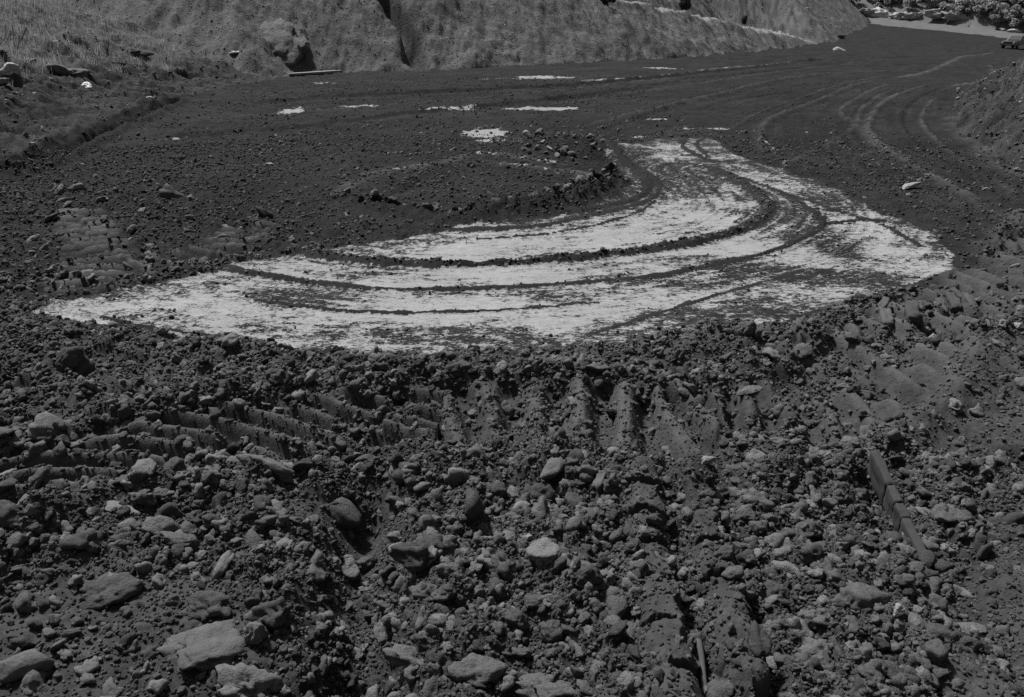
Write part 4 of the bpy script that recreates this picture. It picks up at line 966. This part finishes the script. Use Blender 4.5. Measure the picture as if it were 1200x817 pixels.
for k, (px, py, w, lb) in enumerate(LEDGE):
    put_rock('rock', shape('crumbly', k, M_PALE), P[k, 0], P[k, 1], Z[k], w * D[k] / F_PX, lb, 'rock', None, tilt=.15, rz=0, sink=.35, stretch=(1.2, .7, .7))
SHR = [(800, 14, 18, 'dark shrub high on the spoil bank above the ramp'), (712, 3, 16, 'small dark shrub at the top of the spoil bank'), (872, 30, 11, 'little shrub on the bank just above the ramp')]
P, Z, D = spots([(a, b) for a, b, c, d in SHR]); M_LEAF2 = leaf_mat('dark_leaf', .035, .06)
for k, (px, py, w, lb) in enumerate(SHR):
    e = empty('shrub', (P[k, 0], P[k, 1], Z[k])); s = w * D[k] / F_PX / 1.75; tag(e, lb, 'shrub')
    f = link('foliage', FOL[k].copy(), e); f.data.materials[0] = M_LEAF2; f.scale = (s * .7, s * .7, s * 1.1); g = link('stem', STM, e); g.scale = (s, s, s); g.location = (0, 0, .3 * s)

# ------------------------------------------------------------------ the parked car, far right
def simple_mat(name, v, rough, metal=0):
    m, n, l, b = new_mat(name, rough); b.inputs['Base Color'].default_value = (v, v, v, 1); b.inputs['Metallic'].default_value = metal; b.inputs['Specular IOR Level'].default_value = .5; return m
M_PAINT = simple_mat('car_paint', .045, .3); M_GLASS = simple_mat('car_glass', .03, .08); M_TYRE = simple_mat('tyre_rubber', .02, .8); M_CHROME = simple_mat('chrome', .25, .35, 1); M_LAMP = simple_mat('lamp_glass', .6, .15); M_GRILLE = simple_mat('grille_black', .01, .6)
def extrude(name, prof, half, mat, taper=None, bevel=.04):
    """side outline (x along the car, z up) made into a solid of the given half width; taper(z) narrows it"""
    bm = bmesh.new(); L = [bm.verts.new((x, -half * (taper(z) if taper else 1), z)) for x, z in prof]; Rr = [bm.verts.new((x, half * (taper(z) if taper else 1), z)) for x, z in prof]; n = len(prof)
    bm.faces.new(L); bm.faces.new(Rr[::-1])
    for k in range(n): bm.faces.new((L[k], Rr[k], Rr[(k + 1) % n], L[(k + 1) % n])[::-1])
    bmesh.ops.recalc_face_normals(bm, faces=bm.faces[:])
    if bevel: bmesh.ops.bevel(bm, geom=[e for e in bm.edges if e.calc_face_angle(0) > .35], offset=bevel, segments=2, affect='EDGES')
    me = bpy.data.meshes.new(name); bm.to_mesh(me); bm.free(); me.materials.append(mat); return me
def box(name, x0, x1, y0, y1, z0, z1, mat, parent, bevel=.015):
    me = extrude(name, [(x0, z0), (x1, z0), (x1, z1), (x0, z1)], (y1 - y0) / 2, mat, None, bevel); o = link(name, me, parent); o.location = (0, (y0 + y1) / 2, 0); return o
Pq, Zq, Dq = spots([(1189, 57.5)])
car = empty('parked_car', (Pq[0, 0], Pq[0, 1], Zq[0]), math.radians(180 + 38)); tag(car, 'dark old saloon car parked at the far right below the pale road', 'car')
body = link('body', extrude('body', [(-2.15, .38), (2.1, .38), (2.16, .62), (2.1, .80), (.95, .90), (-1.2, .92), (-2.12, .86), (-2.2, .6)], .82, M_PAINT, lambda z: 1 - .06 * max(0, z - .6)), car)
cab = link('cabin', extrude('cabin', [(.95, .88), (.35, 1.36), (-.85, 1.38), (-1.45, .90)], .72, M_PAINT, lambda z: 1 - .28 * max(0, z - .9), .03), car)
ws = link('windscreen', extrude('windscreen', [(.93, .94), (.42, 1.33), (.44, 1.35), (.97, .95)], .58, M_GLASS, lambda z: 1 - .2 * max(0, z - .9), 0), car)
rw = link('rear_window', extrude('rear_window', [(-.93, 1.33), (-1.38, .96), (-1.41, .98), (-.95, 1.36)], .56, M_GLASS, None, 0), car)
for sgn in (-1, 1):
    for x0, x1 in ((.60, -.20), (-.26, -1.02)):
        w = link('side_window', extrude('side_window', [(x0 + .05, .95), (x0 - .28 if x0 > 0 else x0, 1.28), (x1 if x0 > 0 else x1 + .15, 1.28), (x1, .95)], .01, M_GLASS, None, 0), car); w.location = (0, sgn * .685, 0); w.rotation_euler = (sgn * .17, 0, 0)
        w.location = (0, sgn * (.705 + .165), -.02); 
def disc(name, r, w, mat, parent, seg=20):
    bm = bmesh.new(); bmesh.ops.create_cone(bm, cap_ends=True, segments=seg, radius1=r, radius2=r, depth=w, matrix=Matrix.Rotation(math.pi / 2, 4, 'X'))
    bmesh.ops.bevel(bm, geom=[e for e in bm.edges if e.calc_face_angle(0) > 1], offset=min(r, w) * .15, segments=2, affect='EDGES')
    me = bpy.data.meshes.new(name); bm.to_mesh(me); bm.free(); me.materials.append(mat); return link(name, me, parent)
for x in (1.3, -1.3):
    for sgn in (-1, 1):
        t = disc('wheel', .32, .19, M_TYRE, car); t.location = (x, sgn * .74, .32); r = disc('rim', .19, .20, M_CHROME, t); r.location = (0, sgn * .006, 0)
box('bumper', 2.14, 2.26, -.8, .8, .42, .54, M_CHROME, car); box('bumper', -2.3, -2.18, -.8, .8, .44, .56, M_CHROME, car)
box('grille', 2.08, 2.175, -.45, .45, .58, .76, M_GRILLE, car)
for sgn in (-1, 1):
    h = disc('headlight', .09, .06, M_LAMP, car); h.rotation_euler = (0, 0, math.pi / 2); h.location = (2.14, sgn * .60, .67)
print('objects', time.time() - T0)
